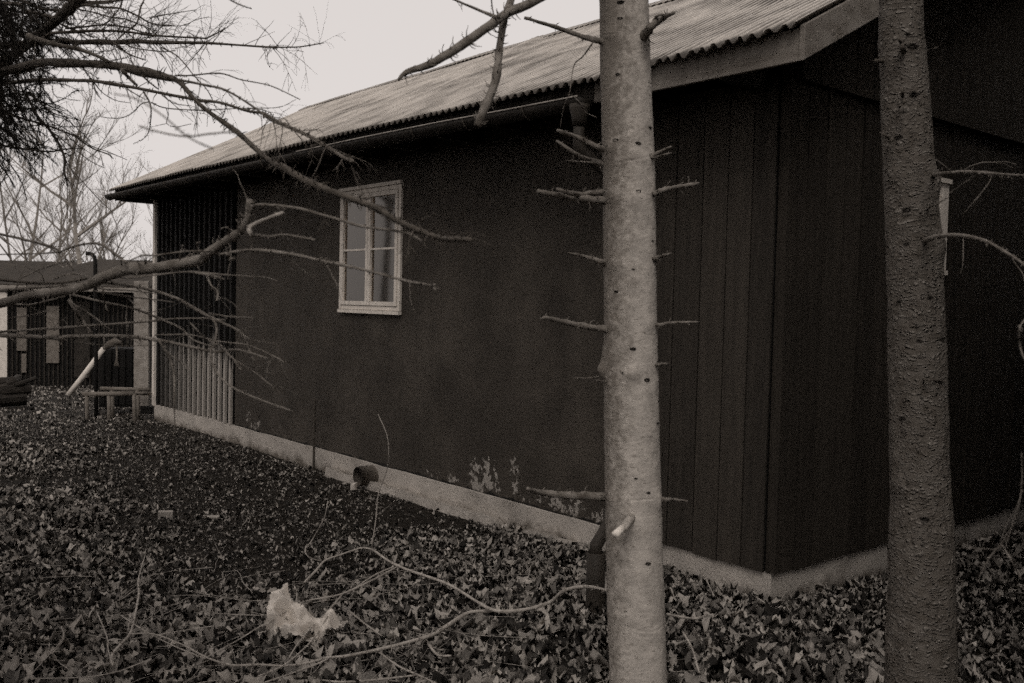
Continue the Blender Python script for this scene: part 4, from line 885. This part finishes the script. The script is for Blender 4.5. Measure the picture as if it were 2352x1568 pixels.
b = MB()
for _ in range(230):
    while True:
        px, py = random.gauss(620, 420), random.uniform(1290, 1660)
        if -60 < px < 1750: break
    P = on_ground(px, min(py, 1640), .05); an = random.gauss(.75, .8)+(math.pi if random.random() < .5 else 0); d = Vector((math.cos(an), math.sin(an), random.uniform(-.02, .10))); ln = random.uniform(.12, .6); q = [P]
    for k in range(7):
        d = (d+Vector((random.uniform(-.22, .22), random.uniform(-.22, .22), random.uniform(-.08, .05)))).normalized(); nx_ = q[-1]+d*ln/7; g_ = gh(nx_.x, nx_.y)+.035; nx_.z = max(nx_.z, g_); q.append(nx_)
    r_ = random.uniform(.0010, .0024); b.tube(q, [r_*(1-.08*k) for k in range(8)], 5)
    if random.random() < .6:
        d2 = (d+Vector((random.uniform(-1, 1), random.uniform(-1, 1), .2))).normalized(); b.tube([q[4], q[4]+d2*ln*.12, q[4]+d2*ln*.26], [r_*.7, r_*.6, r_*.4], 4)
tag(b.build('twig_litter', m_ptwig, smooth=True), 'thin dry twigs matted over the foreground leaves', 'twigs', kind='stuff')

# ---- unseen firs added beside the view to keep skylight off gable and foreground
for (fx, fy, lab) in ((3.0, 2.1, 'dense fir added for shade at the right, outside the frame beside the rough barked trunk'), (4.75, 4.55, 'dense fir added for shade between the rough barked trunk and the gable end, just outside the frame'), (-2.7, .8, 'dense unseen fir added for shade to the left of where the viewer stands'), (5.1, 6.0, 'dense unseen fir added for shade two steps in front of the gable end at the right'), (3.4, .2, 'dense unseen fir added for shade to the right of where the viewer stands')):
    rf = Vector((fx, fy, 0)); e = empty('shade_fir', rf, lab, 'tree', 'added unseen firs that block skylight')
    b = MB(); b.tube([rf+Vector((0, 0, -.2)), rf+Vector((0, 0, 7.5))], [.16, .05], 12, .03); b.build('trunk', m_twigd, e)
    b = MB()
    for k in range(260):
        z = random.uniform(.15, 7.2); r = 1.35*(1-z/9.5); a = random.uniform(0, 6.28); q = r*random.random()**.5
        needles(b, rf+Vector((math.cos(a)*q, math.sin(a)*q, z)), .36, 110, .22, .075)
    b.build('crown', m_needle, e)

# ---------------------------------------------------------------- beyond the house's far corner
def px_box(b, px0, px1, y0, y1, d, th, T=None):
    A = [at(px0, y0, d), at(px1, y0, d), at(px1, y1, d), at(px0, y1, d)]; bk = [q+Vector((0, th, 0)) for q in A]
    b.add(A+bk, [(0, 1, 2, 3), (7, 6, 5, 4), (0, 4, 5, 1), (1, 5, 6, 2), (2, 6, 7, 3), (3, 7, 4, 0)])
dP = 12.3
pb = at(325, 940, dP); e = empty('board_post', Vector((pb.x, pb.y, gh(pb.x, pb.y))), 'wide pale upright board standing beside the far corner of the dark house', 'board')
b = MB(); px_box(b, 307, 341, 645, 932, dP, .05); bevel(recal(b.build('board', m_white2 if False else m_clay, e)))
b = MB(); px_box(b, 311, 347, 934, 950, dP-.02, .09); recal(b.build('foot_block', m_dark, e))
# dark box behind the rail
bx = at(268, 905, 13.6); b = MB(); px_box(b, 226, 308, 800, 935, 13.4, .5)
for k in range(5): px_box(b, 228+16*k, 240+16*k, 802, 930, 13.38, .02)
tag(bevel(recal(b.build('dark_crate', m_batten)), .01), 'black slatted crate standing behind the low log rail', 'crate')
# low rail made of round logs
dr = 11.7; rl = at(250, 970, dr); e = empty('log_rail', Vector((rl.x, rl.y, gh(rl.x, rl.y))), 'low rail of weathered round logs on short posts near the far house corner', 'rail')
for (xa, ya, xb, yb, d0, d1, w_) in ((190, 905, 308, 903, dr, dr, 11), (231, 892, 343, 894, dr+.5, dr+.4, 10), (303, 902, 345, 904, dr+.1, dr+.4, 8)):
    b = MB(); b.tube([at(xa, ya, d0), at((xa+xb)/2, (ya+yb)/2+.8, d0), at(xb, yb, d1)], [w_*.5/FPX*dr]*3, 10, .05); b.build('rail_log', m_railw, e, smooth=True)
for (x, yt, ybm, d) in ((199, 905, 972, dr), (250, 905, 975, dr), (308, 903, 975, dr), (257, 893, 960, dr+.5), (316, 893, 962, dr+.4)):
    b = MB(); A = at(x, yt, d); B = at(x+2, ybm, d); B.z = min(B.z, gh(B.x, B.y))-.05; b.tube([A, A.lerp(B, .5), B], [.024, .026, .028], 9, .05); b.build('post', m_railw, e, smooth=True)
# hooked pole
d = 12.6; b = MB(); A = at(221, 965, d); A.z = gh(A.x, A.y)-.1
b.tube([A, at(221, 800, d), at(219, 640, d), at(219, 600, d), at(217, 590, d), at(210, 583, d), at(198, 581, d)], [.026]*7, 9, .02)
tag(b.build('hooked_pole', m_dark, smooth=True), 'thin black pole with a hooked top rising behind the log rail', 'pole')
# pale pole and the cloth bundle
d = 12.9; b = MB(); b.tube([at(157, 907, d), at(190, 865, d), at(238, 800, d+.3)], [.036, .038, .034], 12, .02)
tag(b.build('leaning_pole', m_white2, smooth=True), 'thick pale round pole leaning up to the right beside the black pole', 'pole')
b = MB(); b.tube([at(238, 801, d), at(250, 792, d), at(266, 784, d), at(278, 787, d)], [.02, .05, .052, .02], 12, .12); b.tube([at(268, 795, d), at(269, 820, d), at(267, 838, d), at(274, 842, d)], [.012, .014, .03, .006], 8, .15)
tag(b.build('cloth_bundle', m_railw, smooth=True), 'pale rolled cloth bundle with a dangling end above the dark crate', 'cloth')
P = at(215, 905, 12.2); b = MB(); b.tube([at(207, 907, 12.2), at(214, 903, 12.2), at(222, 909, 12.2)], [.02, .045, .015], 8, .3)
tag(b.build('rag', m_white2), 'small white rag at the lower end of the leaning pole', 'rag')
# logs
def logpile(px, py, d, items, name, lab):
    P = on_ground(px, py); e = empty(name, P, lab, 'log pile' if len(items) > 1 else 'stump')
    for (x0, y0, x1, y1, w_) in items:
        b = MB(); k = (P-EYE).dot(FWD); b.tube([at(x0, y0, k), at((x0+x1)/2, (y0+y1)/2, k), at(x1, y1, k+.2)], [w_*.5/FPX*k]*3, 11, .1); b.build('log' if len(items) > 1 else 'stump_wood', m_log, e)
logpile(30, 935, 13, [(-60, 920, 60, 910, 40), (-40, 900, 70, 890, 32), (10, 892, 82, 868, 10), (-50, 880, 45, 876, 22), (20, 880, 42, 868, 18)], 'log_pile', 'black heap of rotting logs and boards at the left edge')
logpile(130, 878, 20, [(128, 885, 132, 856, 30)], 'tree_stump', 'small dark stump between the log heap and the slatted outbuilding')

# slatted outbuilding
dB = 26.; P = at(160, 860, dB); zg = gh(P.x, P.y)
ob = empty('slatted_outbuilding', Vector((P.x, P.y, zg)), 'dark slatted outbuilding with tall pale window frames, seen past the far house corner', 'outbuilding')
b = MB(); A, B = at(18, 700, dB), at(345, 700, dB); yb = A.y
sb = MB()
def obx(x0, x1, z0, z1, y0, y1): b.box((x0, y0, z0), (x1, y1, z1))
xa, xb = A.x, B.x; zt = at(100, 660, dB).z
obx(xa, xb, zg-.5, zt, yb, yb+3.6); x = xa
while x < xb: sb.box((x, yb-.04, zg-.5), (x+.035, yb-.002, zt-random.uniform(0, .03))); x += .125
recal(b.build('wall', m_batten, ob)); recal(sb.build('slat_cladding', m_log, ob))
def pan(name, x0, x1, y0, y1, m, dpt=.06):
    b = MB(); p0, p1 = at(x0, y0, dB), at(x1, y1, dB); b.box((p0.x, yb-.03-dpt, p1.z), (p1.x, yb-.025, p0.z)); return bevel(recal(b.build(name, m, ob)), .01)
pan('door_board', 174, 206, 692, 868, m_log); pan('low_panel', 50, 60, 812, 856, m_railw, .05)
for (x0, x1, y0, y1) in ((42, 62, 706, 806), (110, 136, 702, 834)):
    f = pan('window', x0, x1, y0, y1, m_railw); b = MB()
    for (u, v, yt, ybt) in ((.40, .52, y0+5, y1-12), (.76, .84, y0+5, y1-22), (.0, 1., y1-4, y1)):
        p0, p1 = at(x0+(x1-x0)*u, yt, dB), at(x0+(x1-x0)*v, ybt, dB); b.box((p0.x, yb-.105, p1.z), (p1.x, yb-.088, p0.z))
    b.build('pane', m_dark, f)
b = MB(); zr = at(250, 599, dB).z; rx0, rx1 = at(8, 655, dB).x, at(360, 655, dB).x; yf, yr = yb-.5, yb+1.8
xr0 = at(165, 600, dB).x
vs = [(rx0, yf, zt-.05), (rx1, yf, zt-.05), (rx1, yr, zr), (xr0, yr, zr), (rx0, yf, zt+.07), (rx1, yf, zt+.07), (rx1, yr, zr+.1), (xr0, yr, zr+.1), (rx0, yr+2.3, zt), (rx1, yr+2.3, zt)]
b.add(vs, [(4, 5, 6, 7), (0, 3, 2, 1), (0, 1, 5, 4), (0, 4, 7, 3), (1, 2, 6, 5), (7, 6, 9, 8), (4, 7, 8)])
b.build('roof', m_farroof, ob)
b = MB(); b.box((rx0, yf-.04, zt-.08), (rx1, yf-.005, zt+.04)); b.build('eave_board', m_clay, ob)
# far house with pale gable
dF = 38.; P = at(60, 800, dF); e = empty('far_house', Vector((P.x, P.y, gh(P.x, P.y))), 'far house with grey roof and white gable at the left edge', 'house')
x0, x1 = at(4, 600, dF).x, at(190, 600, dF).x; zr, ze = at(60, 599, dF).z, at(60, 652, dF).z; yF = P.y; zg = gh(P.x, P.y)-.5
b = MB(); b.add([(x0, yF-2.5, ze), (x1, yF-2.5, ze), (x1, yF, zr), (x0, yF, zr), (x0, yF+2.5, ze), (x1, yF+2.5, ze)], [(0, 1, 2, 3), (3, 2, 5, 4)]); q = b.build('roof', m_farroof, e).modifiers.new('t', 'SOLIDIFY'); q.thickness = .12
b = MB(); b.box((x0+.1, yF-2.2, zg), (x1-.1, yF+2.2, ze)); recal(b.build('wall', m_white2, e))
b = MB(); b.box((x0-4, yF-2.5, zg), (x0-.05, yF+2.4, ze-.1)); b.add([(x0-4.2, yF-2.8, ze-.1), (x0-.05, yF-2.8, ze-.1), (x0-2.2, yF-2.8, zr+.6), (x0-4.2, yF+2.6, ze-.1), (x0-.05, yF+2.6, ze-.1), (x0-2.2, yF+2.6, zr+.6)], [(0, 1, 2), (5, 4, 3), (0, 2, 5, 3), (1, 4, 5, 2)])
recal(b.build('white_gable_wing', m_white2, e))

# ---- bare trees behind
def bare_tree(px, dist, h, seed, lab, spread=.5, r0=.16, lean=0, levels=4, fine=.0065, depth_n=6):
    rs = random.Random(seed); X = at(px, 700, dist); base = Vector((X.x, X.y, gh(X.x, X.y)-.2)); e = empty('bare_tree', base, lab, 'tree', 'bare winter trees beyond the outbuildings')
    tb = MB(); cb = MB()
    def grow(p, d, L, r, lv, mb):
        n = 6; q = [p]; dd = d.copy()
        for i in range(n):
            dd = (dd+Vector((rs.uniform(-1, 1), rs.uniform(-1, 1), rs.uniform(-.4, .8)))*.14).normalized(); q.append(q[-1]+dd*L/n)
        mb.tube(q, [max(fine*.5, r*(1-.13*i)) for i in range(n+1)], 6 if lv == 0 else 4 if lv == 1 else 3)
        if lv >= levels: return
        kids = (8 if lv == 0 else 5 if lv < 3 else 4)
        for k in range(kids):
            t = rs.uniform(.28 if lv == 0 else .15, 1); i = min(n-1, int(t*n)); s = q[i].lerp(q[i+1], t*n-i)
            out_ = Vector((rs.uniform(-1, 1), rs.uniform(-1, 1), rs.uniform(.0, .9))).normalized(); nd = (dd*.55+out_*spread*1.4).normalized()
            grow(s, nd, L*rs.uniform(.38, .6)*(1-.35*t if lv == 0 else 1), r*.45, lv+1, cb)
    grow(base, Vector((lean, 0, 1)), h, r0, 0, tb)
    tb.build('trunk', m_far, e); cb.build('crown', m_far, e)
for a in ((212, 34, 8.3, 3, 'slender bare tree rising beside the gable overhang of the dark house', .5, .15, -.03), (40, 48, 12.5, 5, 'bare tree furthest left behind the far house', .6, .13, 0), (120, 54, 11, 8, 'bushy bare tree between the far house and the slender tree', .5, .12, .03),
          (262, 36, 6.2, 12, 'low bare tree just left of the far house corner', .6, .09, .05), (330, 40, 6.5, 15, 'bare tree half hidden by the corner post', .55, .09, -.04), (-60, 50, 13, 21, 'bare tree at the very left edge behind the fir limbs', .6, .14, .06), (165, 44, 5.6, 27, 'dense low bare tree behind the hooked pole', .6, .1, 0), (75, 52, 13.5, 31, 'tall thin bare tree behind the far house roof', .5, .1, .02)):
    bare_tree(*a)
for (X_, Y_, h, sd, lab) in ((-21, 14.5, 9, 41, 'bare tree added far out to the left only as a reflection for the window panes'), (-17, 11.0, 7.5, 43, 'smaller bare tree added out to the left to be mirrored in the window panes')):
    _at = at; at = lambda px, py, d: Vector((X_, Y_, 0)); bare_tree(0, 30, h, sd, lab, .6, .16); at = _at  # unseen trees added for the pane reflections
print('objects', len(S.objects))
